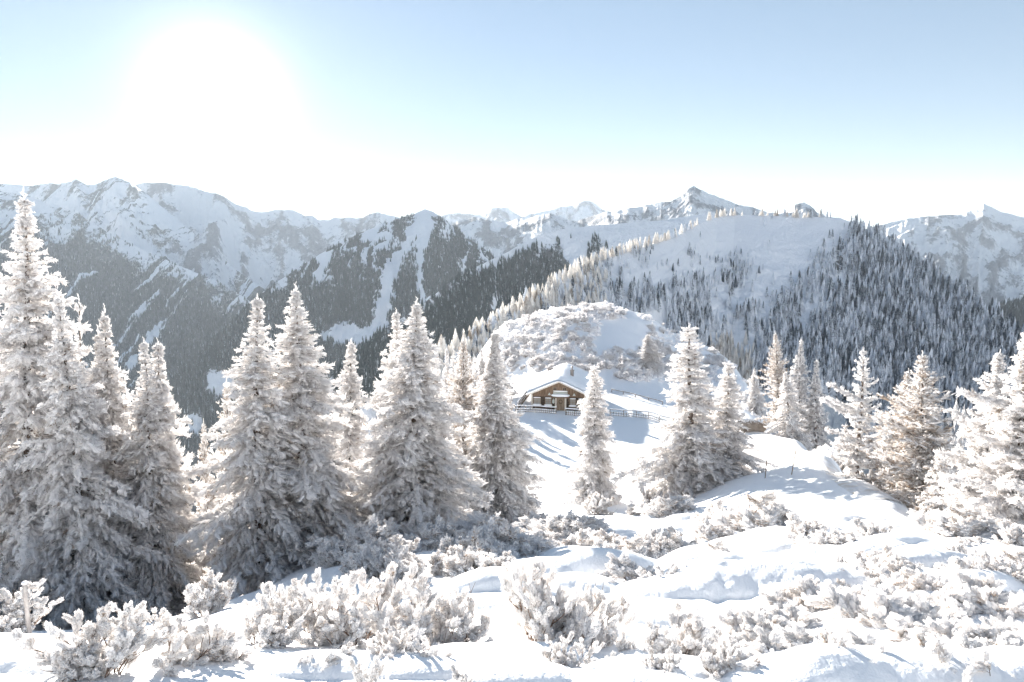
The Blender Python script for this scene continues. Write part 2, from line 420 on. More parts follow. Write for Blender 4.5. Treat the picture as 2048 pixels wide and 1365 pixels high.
# ------------------------------------------------------------------ mountains: each crest line at its own distance, with real faces
GRIDS = {}
def mountain(name, crest, L, slope, mat, amp, spur, seed, jag=2.0, step=1.5, nv=190, skew=0.0, dark_fn=None, concave=0.25, h0=None, back=0.5, fine=0.25):
    c = np.array(crest, float)
    px = np.arange(c[0, 0], c[-1, 0] + step, step)
    py = np.interp(px, c[:, 0], c[:, 1]); D = np.interp(px, c[:, 0], c[:, 2])
    py = py - jag * (fbm(px / 24, px * 0 + seed, seed, 5, 0.62) - 0.5) * 2.4
    a, b = ray(px, py)
    xc = a * D; zc = b * D; rc = np.hypot(xc, D); sc = rc / D
    ux = xc / rc; uy = D / rc                      # horizontal unit vector away from the camera
    v = np.linspace(0, 1, nv) ** 1.35
    H = np.concatenate([-(np.linspace(1, 0, 8)[:-1] ** 1.5) * L * 0.45, v * L])      # negative = behind crest
    h0 = h0 or spur * 0.6
    RC = rc[:, None]; HH = H[None, :]
    arc = np.cumsum(np.concatenate([[0], np.abs(np.diff(np.arctan2(xc, D)))])) * rc.mean()
    A = arc[:, None] + skew * HH
    ramp = 1 - np.exp(-np.abs(HH) / h0)
    sp = fbm(A / spur, HH / (spur * 3.2) + seed, seed, 3, 0.45, True)
    sp2 = fbm(A / (spur * .22), HH / (spur * .6) + seed, seed + 9, 5, 0.55, True)
    n3 = fbm(A / (spur * .16), HH / (spur * .16), seed + 21, 4, 0.55)
    drop = slope * np.abs(HH) * (1 - concave * np.clip(HH, 0, None) / L) * np.where(HH < 0, 1.3, 1)
    Z = zc[:, None] - drop + amp * ramp * ((sp - 0.62) + fine * 1.2 * (sp2 - 0.6) + fine * (n3 - 0.5))
    R = RC - HH
    X = ux[:, None] * R; Y = uy[:, None] * R
    V = np.stack([X, Y, Z], -1)
    PX = np.broadcast_to(px[:, None], Z.shape)
    # screen row of every point, only to lay masks of wood and rock
    up = (Z * CP + Y * SP) / (Y * CP - Z * SP); PY = 682.5 - up * F_PX
    dark = dark_fn(PX, PY, A, HH, sp, sp2) if dark_fn else np.zeros(Z.shape)
    q = grid_quads(len(px), len(H))
    o = link(name, mesh_np(name, V.reshape(-1, 3), quads=q[:, ::-1], attrs={'dark': dark.ravel()}), mat); tag(o, kind='structure')
    GRIDS[o.name] = dict(V=V, dark=dark, PX=PX, PY=PY, H=H)
    return o

MT_FAR = mat_mountain('far_rock_snow', (0.15, 0.165, 0.20), (0.27, 0.29, 0.33), 1.0, lo=0.42, hi=0.72, bstr=1.0)
MT_WOOD = mat_mountain('wooded_slope', (0.07, 0.075, 0.08), (0.15, 0.15, 0.15), 0.8)
MT_WOODFAR = mat_mountain('far_wooded_slope', (0.07, 0.08, 0.085), (0.13, 0.14, 0.15), 1.3, lo=0.4, hi=0.62)
MT_NEAR = mat_mountain('ridge_snow', (0.10, 0.10, 0.11), (0.20, 0.19, 0.18), 0.25, lo=0.62, hi=0.72, bstr=0.5)

def d_far(PX, PY, A, H, sp, sp2): return 0.36 + 1.5 * (sp2 - 0.55) + 0.3 * (sp - .6)
mountain('hills', [(-500, 372, 6600), (200, 372, 6600), (330, 366, 6400), (395, 378, 6300), (432, 386, 6300), (470, 408, 6400), (520, 424, 6600), (590, 421, 6700), (640, 441, 6700), (700, 437, 6600),
         (755, 427, 6600), (805, 436, 6600), (900, 470, 6600), (1050, 500, 6600)], 4200, 0.50, MT_FAR, 420, 900, 31, 5, dark_fn=d_far)
mountain('hills', [(840, 450, 9200), (890, 431, 9200), (925, 428, 9200), (960, 430, 9200), (985, 415, 9200), (1015, 416, 9200), (1042, 433, 9200), (1090, 421, 9200), (1130, 415, 9200), (1165, 402, 9200),
         (1186, 405, 9200), (1205, 420, 9200), (1240, 430, 9200), (1300, 450, 9200)], 3500, 0.5, MT_FAR, 300, 700, 33, 3, step=1.2, dark_fn=d_far)
mountain('hills', [(860, 470, 5200), (930, 438, 5200), (950, 434, 5200), (985, 441, 5000), (1012, 444, 5000), (1050, 437, 4800), (1100, 428, 4600), (1150, 444, 4500), (1190, 431, 4400), (1215, 424, 4300), (1250, 418, 4200), (1300, 411, 4100),
         (1340, 402, 4000), (1362, 392, 4000), (1376, 381, 4000), (1388, 374, 4000), (1400, 381, 4000), (1422, 390, 4000), (1450, 398, 4000), (1480, 412, 4000), (1510, 418, 3900), (1540, 428, 3900), (1570, 421, 3600), (1590, 410, 3500), (1606, 405, 3500), (1618, 408, 3500),
         (1632, 424, 3500), (1655, 436, 3500), (1720, 470, 3500)], 2600, 0.5, MT_FAR, 260, 480, 35, 3.5, step=1.2, dark_fn=lambda PX, PY, A, H, sp, sp2: 0.28 + 1.4 * (sp2 - 0.5) + 0.25 * (sp - .6))
mountain('hills', [(1640, 520, 5200), (1740, 462, 5200), (1760, 452, 5200), (1800, 440, 5200), (1840, 434, 5200), (1880, 431, 5200), (1915, 431, 5200), (1942, 422, 5200), (1958, 413, 5200), (1968, 408, 5200), (1978, 413, 5200), (2000, 424, 5200), (2030, 431, 5200),
         (2060, 436, 5200), (2150, 462, 5200), (2300, 440, 5200), (2500, 470, 5200)], 3600, 0.52, MT_FAR, 520, 850, 41, 2.5, step=1.3, dark_fn=lambda PX, PY, A, H, sp, sp2: 0.27 + 1.5 * (sp2 - 0.5) + 0.25 * sstep(480, 620, PY))
def d_left(PX, PY, A, H, sp, sp2):
    line = np.interp(PX, [-300, 60, 154, 256, 366, 492, 600], [480, 462, 480, 520, 555, 580, 600])
    gul = fbm(A / 60 + H / 300, H / 1400, 77, 4, 0.6)
    return 0.34 + 0.6 * (sp2 - .5) + 0.60 * sstep(-30, 60, PY - line + 60 * (gul - .5)) + 0.35 * (sp2 - .5) - 0.9 * sstep(0.57, 0.68, gul)
mountain('hills', [(-500, 330, 6600), (-100, 356, 6600), (0, 366, 6500), (60, 371, 6400), (110, 368, 6300), (152, 360, 6200), (175, 373, 6200), (205, 363, 6200), (232, 356, 6100), (262, 368, 6000), (300, 392, 5900), (345, 432, 5700), (400, 480, 5400),
         (470, 540, 5100), (560, 600, 4900), (640, 660, 4800)], 4300, 0.56, MT_WOODFAR, 560, 800, 51, 5, step=1.1, skew=0.35, dark_fn=d_left)
def d_shoulder(PX, PY, A, H, sp, sp2):
    gul = fbm(A / 45 + H / 240, H / 900, 87, 4, 0.6)
    return 0.30 + 0.5 * (sp2 - .5) + 0.65 * sstep(-10, 90, PY - np.interp(PX, [-300, 0, 154, 256, 366, 492], [410, 430, 455, 500, 540, 590]) + 70 * (gul - .5)) + 0.3 * (sp2 - .5) - 1.0 * sstep(0.60, 0.70, gul)
mountain('hills', [(-500, 360, 4600), (-100, 372, 4600), (0, 384, 4600), (70, 398, 4500), (154, 426, 4400), (200, 456, 4300), (256, 487, 4200), (310, 512, 4100), (366, 534, 4000), (430, 562, 3900), (492, 596, 3800), (560, 660, 3700), (640, 760, 3600)],
         3000, 0.60, MT_WOODFAR, 330, 620, 61, 2.5, skew=0.3, dark_fn=d_shoulder)
def d_green(PX, PY, A, H, sp, sp2):
    PX = PX + 34 * (fbm(PX / 16, PY / 22, 411, 4, .6) - .5); PY = PY + 30 * (fbm(PX / 14, PY / 14, 421, 4, .6) - .5)
    gul = fbm((A + 150 * (fbm(A / 130, H / 110, 98, 4, .6) - .5)) / 32, H / 380, 97, 4, 0.6)
    ravine = np.exp(-((PX - np.interp(PY, [430, 520, 600, 700], [850, 792, 765, 745])) / np.interp(PY, [430, 520, 700], [10, 16, 14])) ** 2)
    rav2 = np.exp(-((PX - np.interp(PY, [430, 520, 640], [856, 838, 842])) / 10.0) ** 2)
    base = np.exp(-(((PX - 690) / 60) ** 2 + ((PY - 672) / 26) ** 2)) + np.exp(-(((PX - 438) / 34) ** 2 + ((PY - 770) / 34) ** 2)) + np.exp(-(((PX - 380) / 10) ** 2 + ((PY - 850) / 24) ** 2))
    return 0.60 + 0.5 * sstep(440, 620, PY) - 0.85 * sstep(0.52, 0.66, gul) * (1 - sstep(500, 690, PY)) + 0.2 * (sp2 - .5) - 1.3 * ravine - 1.0 * rav2 - 1.4 * base - 0.3 * (1 - sstep(424, 442, PY))
mountain('hills', [(250, 860, 1900), (340, 762, 2050), (380, 724, 2150), (420, 686, 2200), (500, 606, 2400), (560, 560, 2550), (640, 508, 2750), (720, 466, 2900), (790, 440, 3000), (825, 429, 3000), (850, 418, 3000), (868, 425, 3000), (900, 446, 2950),
         (940, 479, 2900), (980, 506, 2850), (1010, 540, 2800), (1080, 610, 2750), (1150, 700, 2700)], 1500, 0.60, MT_WOOD, 150, 430, 71, 1.2, dark_fn=d_green, skew=0.0)
def d_b(PX, PY, A, H, sp, sp2):
    gul = fbm(A / 50, H / 420, 107, 3, 0.5)
    return 0.32 + 0.55 * sstep(470, 560, PY) - 0.8 * sstep(0.55, 0.68, gul) + 0.2 * (sp2 - .5) - 0.65 * sstep(1190, 1260, PX) - 0.35 * (H < 25)
mountain('hills', [(200, 1250, 450), (400, 1020, 650), (560, 860, 900), (640, 780, 1000), (700, 712, 1100), (760, 665, 1150), (847, 608, 1250), (900, 565, 1350), (939, 540, 1400), (1018, 503, 1600), (1050, 485, 1700), (1076, 472, 1750), (1127, 458, 1800), (1178, 452, 1850), (1250, 447, 1900), (1330, 440, 1900),
         (1420, 425, 1900), (1500, 440, 1900), (1560, 470, 1900), (1600, 500, 1900)], 820, 0.62, MT_WOOD, 70, 200, 81, 1.5, dark_fn=d_b)
mountain('hills', [(1880, 700, 2300), (1930, 655, 2300), (1980, 620, 2300), (2020, 606, 2300), (2060, 600, 2300), (2150, 585, 2300), (2400, 540, 2300)], 1200, 0.55, MT_WOOD, 90, 300, 91, 1.5,
         dark_fn=lambda PX, PY, A, H, sp, sp2: 1.1 + 0 * PX)
# the ridge behind the knoll with the big wooded flank
def c_tree_density(PX, PY):
    PX = PX + 30 * (fbm(PX / 20, PY / 20, 611, 3) - .5)
    d = np.zeros(np.shape(PX))
    edge = np.interp(PX, [1380, 1420, 1460, 1500, 1560, 1620, 1660, 1700, 1740], [760, 700, 660, 640, 600, 520, 500, 455, 430])
    d = d + sstep(-30, 50, PY - edge) * sstep(1390, 1480, PX)                 # dense wood of the right flank
    lf = np.interp(PX, [850, 1000, 1150, 1250, 1350, 1450, 1560, 1640], [560, 600, 520, 500, 500, 500, 545, 560])
    d = np.maximum(d, 0.55 * sstep(-25, 30, PY - lf) * (1 - sstep(1560, 1700, PX)) * (fbm(PX / 60, PY / 60, 131, 3) > 0.44))
    d = np.maximum(d, 1.0 * (PX < 1215))
    d = np.maximum(d, np.where(PY < 530, .015, 0.06) * (PX < 1700))
    n = fbm(PX / 38, PY / 60, 133, 3)
    d = d * np.where(PX > 1500, 1, 0.35 + 1.3 * sstep(0.38, 0.6, n))
    for cx_, cy_, sx_, sy_ in ((1640, 610, 34, 34), (1700, 568, 36, 20), (1625, 655, 18, 26), (1560, 555, 60, 45), (1500, 690, 26, 40), (1450, 620, 22, 50), (1540, 630, 20, 40), (1600, 470, 80, 30), (1450, 470, 70, 25)):
        d = d * (1 - 0.96 * np.exp(-(((PX - cx_) / sx_) ** 2 + ((PY - cy_) / sy_) ** 2) ** 1.5))
    return np.clip(d, 0, 1)
def d_c(PX, PY, A, H, sp, sp2):
    rock = np.exp(-(((PX - 1380) / 70) ** 2 + ((PY - 620) / 60) ** 2)) * 0.25
    return 0.08 + 0.3 * (sp2 - .5) + rock + 0.55 * sstep(0.7, 1.0, c_tree_density(PX, PY)) * sstep(1500, 1620, PX)
mountain('hill', [(350, 1250, 120), (550, 1000, 210), (700, 830, 290), (800, 755, 330), (860, 715, 360), (930, 682, 400), (1000, 642, 450), (1060, 600, 500), (1100, 575, 540), (1150, 545, 600), (1200, 520, 650), (1280, 497, 720), (1350, 474, 800), (1400, 447, 900), (1435, 434, 970), (1470, 430, 1000), (1530, 432, 1000),
         (1570, 432, 1000), (1600, 436, 1000), (1640, 434, 1000), (1680, 436, 1000), (1720, 452, 980), (1780, 482, 930), (1850, 530, 860), (1920, 582, 790), (1990, 632, 730), (2040, 672, 690), (2100, 740, 650), (2200, 860, 600), (2400, 1000, 560)], 430, 0.55, MT_NEAR, 36, 150, 111, 1.0,
         dark_fn=d_c, nv=260, fine=0.22)
# valley floor under everything, out to the horizon
def valley():
    n = 160; x = np.linspace(-1, 1, n); x = np.sign(x) * abs(x) ** 1.6 * 30000
    X, Y = np.meshgrid(x, x, indexing='ij'); r = np.hypot(X, Y)
    Z = -1150 + (fbm(X / 2500, Y / 2500, 5, 4) - .5) * 300
    V = np.stack([X, Y, Z], -1).reshape(-1, 3)
    o = link('terrain', mesh_np('terrain', V, quads=grid_quads(n, n)[:, ::-1], attrs={'dark': np.full(n * n, 0.5)}), MT_WOODFAR); tag(o, kind='structure')
valley()

#@@PART2
def bounce_slopes():
    """unseen snow slopes added behind the camera to bounce sunlight onto shaded faces"""
    th = np.radians(np.linspace(95, 265, 200)); r = np.exp(np.linspace(math.log(390), math.log(4500), 90))
    TH, R = np.meshgrid(th, r, indexing='ij'); X = np.sin(TH) * R; Y = np.cos(TH) * R
    c = np.clip(-np.cos(TH), 0, 1) ** 0.7
    Z = np.interp(R, [390, 1500, 2600, 4500], [0, 1, 1.0, 0.2]) * 640 * c + (-230 * (1 - c)) + 40 * c + (fbm(X / 500, Y / 500, 15, 5, .5, True) - .6) * 260 * sstep(400, 900, R) - 40
    V = np.stack([X, Y, Z], -1).reshape(-1, 3)
    o = link('hills', mesh_np('hills', V, quads=grid_quads(200, 90)[:, ::-1], attrs={'dark': np.full(18000, 0.1)}), MT_FAR); tag(o, kind='structure')  # added reflector out of view, named like the visible hills
bounce_slopes()

# ------------------------------------------------------------------ foliage builders
def inst(protoV, protoT, M, T, S):
    """copies of a small shape: rotation matrices M (n,3,3), positions T (n,3), scales S (n,3)"""
    V = protoV[None] * S[:, None, :]
    V = np.einsum('nij,nvj->nvi', M, V) + T[:, None, :]
    k = len(protoV); n = len(T)
    F = protoT[None] + (np.arange(n) * k)[:, None, None]
    return V.reshape(-1, 3), F.reshape(-1, 3)

def spray_proto(rng, nspike=7):
    """a rimed twig: a bent knobbly spindle along +X with needle fingers"""
    rings = 4; k = 5; V = []; T = []
    rad = [0.5, 1.0, 0.9, 0.5]
    for i in range(rings):
        x = (i + .5) / rings
        for j in range(k):
            a = 2 * np.pi * (j + rng.uniform(-.25, .25)) / k; r = rad[i] * rng.uniform(.55, 1.25)
            V.append((x + rng.uniform(-.06, .06), r * np.cos(a), r * np.sin(a) * .9 - 0.5 * x * x))
    for i in range(rings - 1):
        for j in range(k):
            a, b, c, d = i * k + j, i * k + (j + 1) % k, (i + 1) * k + (j + 1) % k, (i + 1) * k + j
            T += [(a, c, b), (a, d, c)]
    V += [(-.05, 0, 0), (1.08, 0, -.6)]; m = rings * k
    for j in range(k):
        T.append((m, j, (j + 1) % k)); T.append((m + 1, (rings - 1) * k + (j + 1) % k, (rings - 1) * k + j))
    for _ in range(nspike):
        x = rng.uniform(.1, 1.0); a = rng.uniform(0, 2 * np.pi); L = rng.uniform(1.0, 2.3)
        p = np.array([x, .5 * np.cos(a), .5 * np.sin(a) - .5 * x * x]); d = np.array([rng.uniform(.1, .35), np.cos(a) * L, np.sin(a) * L])
        s = np.array([.07, 0, 0]); u = np.array([0, -np.sin(a), np.cos(a)]) * .28
        b = len(V); V += [p - s - u, p + s, p - s + u, p + d]; T += [(b, b + 1, b + 3), (b + 1, b + 2, b + 3), (b + 2, b, b + 3)]
    return np.array(V, float), np.array(T, int)

def basis(d, up=(0, 0, 1), roll=None):
    """rotation matrices with X along d"""
    d = d / np.linalg.norm(d, axis=1)[:, None]
    y = np.cross(np.broadcast_to(np.array(up, float), d.shape), d); y /= np.linalg.norm(y, axis=1)[:, None] + 1e-9
    z = np.cross(d, y)
    if roll is not None:
        c = np.cos(roll)[:, None]; s = np.sin(roll)[:, None]; y, z = y * c + z * s, z * c - y * s
    return np.stack([d, y, z], 2)

def make_conifer(seed, H, R, kind='spruce', bottom=0.04, clump=0.30, dens=1.0, trunk_r=None, gap=None, lean=0.0, snowy=0.0, shape=0.85, tops=1, leafy=1.0):
    """returns (trunk mesh, crown mesh) for a tree of height H; crown is many rimed twigs on real limbs"""
    rng = np.random.default_rng(seed)
    trunk_r = trunk_r or 0.014 * H + 0.03
    TB = MB(); P = []; D = []; S = []; RI = []
    axes = [(0.0, 0.0, H)]
    if tops > 1: axes.append((rng.uniform(.5, .9) * R * .35, rng.uniform(0, 6.28), H * rng.uniform(.88, .95)))
    for ai, (off, oa, HH) in enumerate(axes):
        zs = np.linspace(0, HH, 12); w = rng.uniform(0, 6.28)
        bx = lambda z: lean * (z / HH) ** 2 + 0.012 * H * np.sin(z / HH * 5 + w) * (z / HH) + off * math.cos(oa) * min(1, z / HH * 2.2)
        by = lambda z: 0.010 * H * np.cos(z / HH * 4 + w) * (z / HH) + off * math.sin(oa) * min(1, z / HH * 2.2)
        TB.tube([(bx(z), by(z), z) for z in zs], [max(0.012, trunk_r * (1 - z / HH) ** 0.8) * (1.35 if z == 0 else 1) for z in zs], 8)
        z = H * bottom * (1 if ai == 0 else 8)
        RR = R if ai == 0 else R * .7
        while z < HH - 0.12 * clump:
            f = z / HH
            nb = int(rng.integers(5, 9)) if kind != 'open' else int(rng.integers(3, 6))
            a0 = rng.uniform(0, 6.28); wh = rng.uniform(.78, 1.12)
            prof = (1 - f) ** shape * min(1.0, (1 - f) / .28) ** .55 * wh; cs = 1 - .55 * float(sstep(.62, 1.0, f))
            if kind == 'narrow': prof = prof * (1.0 if f < .3 else .75) + .06
            if f < 0.12 and kind != 'larch': prof *= 0.75 + 2 * f
            for b in range(nb):
                ang = a0 + b * 6.283 / nb + rng.uniform(-.35, .35)
                Lb = RR * prof * (.58 + .86 * float(vnoise(np.array(ang * .8 + seed * 3.1), np.array(z / (.11 * H) + seed), seed))) * rng.choice([.55, .8, 1.0, 1.2]) * rng.uniform(.9, 1.1) + .08 * clump + 0.02
                if kind == 'open': Lb *= rng.choice([.45, .8, 1.15])
                if kind == 'larch': Lb *= rng.uniform(.7, 1.1)
                if kind in ('spruce', 'narrow'): e0 = math.radians(35 * f ** 1.5 - 6 + rng.uniform(-8, 8)); sag = (0.42 * (1 - f) + 0.08) * rng.uniform(.7, 1.5)
                elif kind == 'larch': e0 = math.radians(12 + 35 * f + rng.uniform(-12, 12)); sag = 0.28 * (1 - f) + .05
                else: e0 = math.radians(10 + 20 * f + rng.uniform(-8, 8)); sag = .18 * (1 - f) + 0.04
                n = max(3, int(Lb / (clump * .42)))
                t = np.linspace(0.02, 1, n)
                hx = Lb * t * math.cos(e0); hz = Lb * t * math.sin(e0) - sag * Lb * t ** 1.8 + 0.14 * Lb * np.clip(t - .7, 0, 1) * (kind != 'larch')
                cx, cy_ = bx(z), by(z)
                pts = np.stack([cx + hx * math.cos(ang), cy_ + hx * math.sin(ang), z + hz], 1)
                if Lb > clump * 1.2: TB.tube(pts[::max(1, n // 4)], np.linspace(.030 * Lb ** .5 * .5 + .006, .006, len(pts[::max(1, n // 4)])), 4, False)
                tang = np.gradient(pts, axis=0) if n > 2 else np.tile(pts[-1] - pts[0], (n, 1))
                tang /= np.linalg.norm(tang, axis=1)[:, None] + 1e-9
                side = np.array([-math.sin(ang), math.cos(ang), 0])
                rime_b = rng.uniform(-.12, .12)
                for i in range(n):
                    tt = t[i]
                    if kind == 'spruce' and f < .6 and tt < .18: continue
                    wdt = Lb * .34 * (1 - tt) ** .7 + clump * .30
                    if kind in ('larch',): wdt *= .8
                    m = max(1, int(round(dens * leafy * (1.2 + wdt / clump * 1.35))))
                    for _ in range(m):
                        sd = rng.uniform(-1, 1)
                        q = pts[i] + side * sd * wdt * .55 + rng.normal(0, .06 * clump, 3)
                        if kind == 'spruce': q[2] -= abs(sd) * wdt * .22 + rng.uniform(0, .20) * clump
                        d = tang[i] * rng.uniform(.5, 1.0) + side * sd * rng.uniform(.6, 1.2)
                        if kind == 'spruce':
                            d[2] -= rng.uniform(.1, 1.3) * (1 - f * .8)
                        elif kind == 'larch': d = d + rng.normal(0, .35, 3); d[2] += .15
                        else: d[2] += rng.uniform(-.45, .25)
                        P.append(q); D.append(d)
                        L_ = clump * cs * rng.uniform(.55, 1.15); w_ = clump * cs * rng.uniform(.15, .28)
                        if kind == 'larch': w_ *= .55; L_ *= 1.0
                        if snowy and rng.random() < snowy: w_ *= 1.9
                        S.append((L_, w_, w_)); RI.append(rng.normal(.22, .22) + rime_b + .25 * snowy)
                    # short upright knob of snow on the limb
                    if rng.random() < .6 + snowy and kind != 'larch':
                        P.append(pts[i] + np.array([0, 0, .06 * clump])); D.append(tang[i] + rng.normal(0, .15, 3)); ww = clump * cs * rng.uniform(.22, .36)
                        S.append((clump * cs * .8, ww, ww * .8)); RI.append(.95)
            z += (gap or clump * .95) * rng.uniform(.75, 1.3) * (1 if f < .75 else .7)
        # leading shoot
        for zz in np.arange(HH - clump * 2.2, HH + .02 * H, clump * .22):
            P.append(np.array([bx(HH), by(HH), zz])); D.append(np.array([rng.normal(0, .3), rng.normal(0, .3), 1.0])); kk = min(1.0, max(.35, (HH + .03 * H - zz) / (clump * 2))); S.append((clump * .6 * kk + .03, clump * .11 * kk, clump * .11 * kk)); RI.append(.6)
    P = np.array(P); D = np.array(D); S = np.array(S); RI = np.array(RI)
    vid = rng.integers(0, 4, len(P)); roll = rng.uniform(0, 6.28, len(P)) * .4
    Vs = []; Fs = []; Rs = []; off = 0
    for v in range(4):
        pv, pt = spray_proto(rng); s = vid == v
        if not s.any(): continue
        Vv, Ff = inst(pv, pt, basis(D[s], roll=roll[s]), P[s], S[s])
        Vs.append(Vv); Fs.append(Ff + off); Rs.append(np.repeat(RI[s], len(pv))); off += len(Vv)
    crown = mesh_np('crown', np.concatenate(Vs), np.concatenate(Fs), smooth=True, attrs={'rime': np.concatenate(Rs)})
    return TB.mesh('trunk', True), crown

TREES = {}
def get_tree(key):
    if key in TREES: return TREES[key]
    spec = {
        'great': dict(seed=1, H=16, R=3.9, kind='spruce', clump=.36, dens=1.0, shape=.95),
        'great_twin': dict(seed=2, H=12, R=2.9, kind='spruce', clump=.34, dens=1.0, tops=2, shape=.95),
        'tall': dict(seed=3, H=12.5, R=2.4, kind='spruce', clump=.32, dens=1.0, shape=.9, bottom=.06),
        'wide': dict(seed=4, H=13, R=3.0, kind='spruce', clump=.32, dens=1.0, shape=.9, snowy=.12, bottom=.07),
        'spruce': dict(seed=5, H=9, R=1.75, kind='spruce', clump=.30, dens=1.0, shape=.95),
        'pointed': dict(seed=6, H=9, R=2.0, kind='narrow', clump=.32, dens=1.15, shape=.95),
        'narrow': dict(seed=7, H=8, R=1.25, kind='narrow', clump=.30, dens=1.25, shape=.65, snowy=.15),
        'spire': dict(seed=8, H=11, R=2.3, kind='spruce', clump=.28, dens=1.0, shape=1.25, gap=.14),
        'larch': dict(seed=9, H=9, R=2.4, kind='larch', clump=.34, dens=1.6, shape=.62, bottom=.22),
        'larch_tall': dict(seed=10, H=11, R=2.4, kind='larch', clump=.34, dens=1.6, shape=.6, bottom=.2),
        'open': dict(seed=11, H=8, R=1.7, kind='open', clump=.30, dens=1.3, shape=.5, gap=.36, bottom=.14),
        'layered': dict(seed=12, H=9.5, R=2.4, kind='open', clump=.33, dens=1.5, shape=.8, gap=.24, snowy=.1, bottom=.05),
        'young': dict(seed=13, H=4, R=1.1, kind='narrow', clump=.26, dens=1.0, shape=.8),
        'snag': dict(seed=14, H=6, R=.9, kind='open', clump=.26, dens=.5, shape=.5, gap=.8, leafy=.4),
    }[key]
    t, c = make_conifer(**spec); TREES[key] = (t, c, spec['H'], spec['R']); return TREES[key]

def tree(key, label, top, base_px, Y, hw, name='frosted_spruce', cat='spruce tree', group='frosted trees on the near slope', rz=None, mat=None, zdrop=0.15, kr=1.22):
    """top = (px, py) of the tip, Y = distance; hw = half width of the crown near the ground in photo pixels"""
    tm, cm, H0, R0 = get_tree(key)
    a, b = ray(base_px, 900); x, y = float(a) * Y, Y
    z = float(terrain_smooth(x, y)[0]) - zdrop
    tz = W(top[0], top[1], Y)[2]; H = max(1.0, tz - z)
    sxy = hw * Y / F_PX / R0 * kr; sz = H / H0
    root = bpy.data.objects.new(name, None); col.objects.link(root); root.location = (x, y, z)
    lean = W(top[0], top[1], Y)[0] - x
    rzv = rz if rz is not None else (int(top[0] * 7 + top[1] * 3) % 628) / 100.0
    root.rotation_euler = (0, math.atan2(lean, H), 0); root.scale = (sxy, sxy, sz)
    tag(root, label, cat, group)
    mat = mat or (M_LARCH if 'larch' in key else M_FROST)
    for nm, me, mm in (('trunk', tm, M_BARK), ('crown', cm, mat)):
        o = link(nm, me, mm, root); o.rotation_euler = (0, 0, rzv)
    return root

LG = 'tall frosted trees on the left'
tree('great', 'huge rimed spruce filling the left edge, its tip the highest of all the trees', (32, 396), 45, 24, 205, group=LG, rz=.3)
tree('great', 'dense rimed spruce cut off by the left edge of the photo behind the huge spruce', (-62, 430), -70, 28, 185, group=LG, rz=2.3)
tree('wide', 'dark-based drooping spruce at the foot of the huge spruce on the left', (118, 590), 150, 22.5, 125, group=LG, rz=1.3)
tree('snag', 'bare rime-covered dead top poking up right of the huge spruce', (157, 610), 160, 27, 60, name='dead_tree', cat='dead tree', group=LG)
tree('great_twin', 'rimed spruce with a forked tip just right of the bare dead top', (213, 624), 222, 26, 115, group=LG, rz=.9)
tree('tall', 'slim rimed spruce just right of the forked spruce, left of the valley gap', (282, 688), 285, 24.5, 95, group=LG, rz=3.3)
tree('spruce', 'rimed spruce at the left rim of the dark valley gap, last of the left clump', (315, 690), 322, 25.5, 92, group=LG, rz=4.1)
tree('larch_tall', 'hazy white larch standing behind at the right rim of the dark valley gap', (452, 766), 455, 42, 72, name='frosted_larch', cat='larch tree', group=LG)
tree('larch', 'low hazy white larch half hidden left of the bare-trunked spruce', (405, 850), 410, 38, 50, name='frosted_larch', cat='larch tree', group=LG)
tree('tall', 'rimed spruce with a dark strip of bare trunk near its tip', (517, 601), 505, 25, 128, group=LG, rz=5.0)
tree('wide', 'tall broad spruce with lumpy hooked branches by its tip', (600, 577), 590, 27, 150, group=LG, rz=0.4)
tree('spruce', 'shorter pale spruce seen between the two tallest middle spruces', (697, 687), 697, 36, 82, group=LG, rz=2.0)
tree('tall', 'slender left half of the pair of spruces left of the fuzzy larch', (788, 627), 788, 33, 85, group=LG, rz=2.6)
tree('wide', 'big rounded spruce with a blunt tip, right half of the pair beside the fuzzy larch', (828, 606), 830, 28.5, 145, group=LG, rz=3.7)
tree('larch_tall', 'fuzzy round-topped white larch with its trunk showing, left of the thin spire spruce', (922, 681), 935, 41, 75, name='frosted_larch', cat='larch tree', group=LG)
tree('spruce', 'low spruce tucked under the fuzzy larch', (885, 800), 885, 36, 55, group=LG, rz=1.2)
tree('spire', 'spruce with a very thin spire above a wide drooping skirt, left of the hut', (990, 667), 990, 33, 100, group=LG, rz=.7)
tree('spruce', 'short spruce leaning against the right side of the thin-spired spruce', (1030, 838), 1030, 34.5, 56, group=LG, rz=2.9)
tree('young', 'thin pale young larch beside the left corner of the hut', (1020, 775), 1020, 92, 12, name='frosted_larch', cat='larch tree', mat=M_LARCH)
for k, (px_, Y_, tp) in enumerate(((872, 118, 705), (893, 126, 700), (908, 114, 712), (932, 120, 704), (950, 112, 716), (965, 124, 700), (984, 116, 708), (1003, 121, 716), (860, 108, 722), (918, 132, 706), (976, 133, 706), (941, 129, 712))):  # stand planted to shade the meadow; second row added to merge its shadows
    STAND = globals().setdefault('STAND', []); STAND.append((px_, tree('spruce' if k % 2 else 'pointed', 'hazy frosted spruce standing far behind in the stand left of the hut', (px_, tp), px_, Y_, 30, group='hazy stand of spruces left of the hut', rz=k * 1.1)))
MG = 'trees standing in the middle'
tree('narrow', 'slim knobbly snow-caked spruce standing alone in front of the hut', (1187, 736), 1190, 55, 46, group=MG, rz=.5)
tree('pointed', 'bushy pointed spruce, taller of the two right of the hut', (1383, 655), 1385, 53, 98, group=MG, rz=1.5)
tree('pointed', 'shorter bushy spruce joined to the right side of the tall pointed one', (1455, 726), 1452, 54.5, 66, group=MG, rz=4.5)
tree('narrow', 'small lone spruce on the knoll above the upper rail fence', (1297, 671), 1297, 142, 24, group=MG, rz=2.5)
tree('spruce', 'little spruce peeking out right behind the two joined spruces', (1508, 738), 1508, 112, 22, group=MG, rz=1.0)
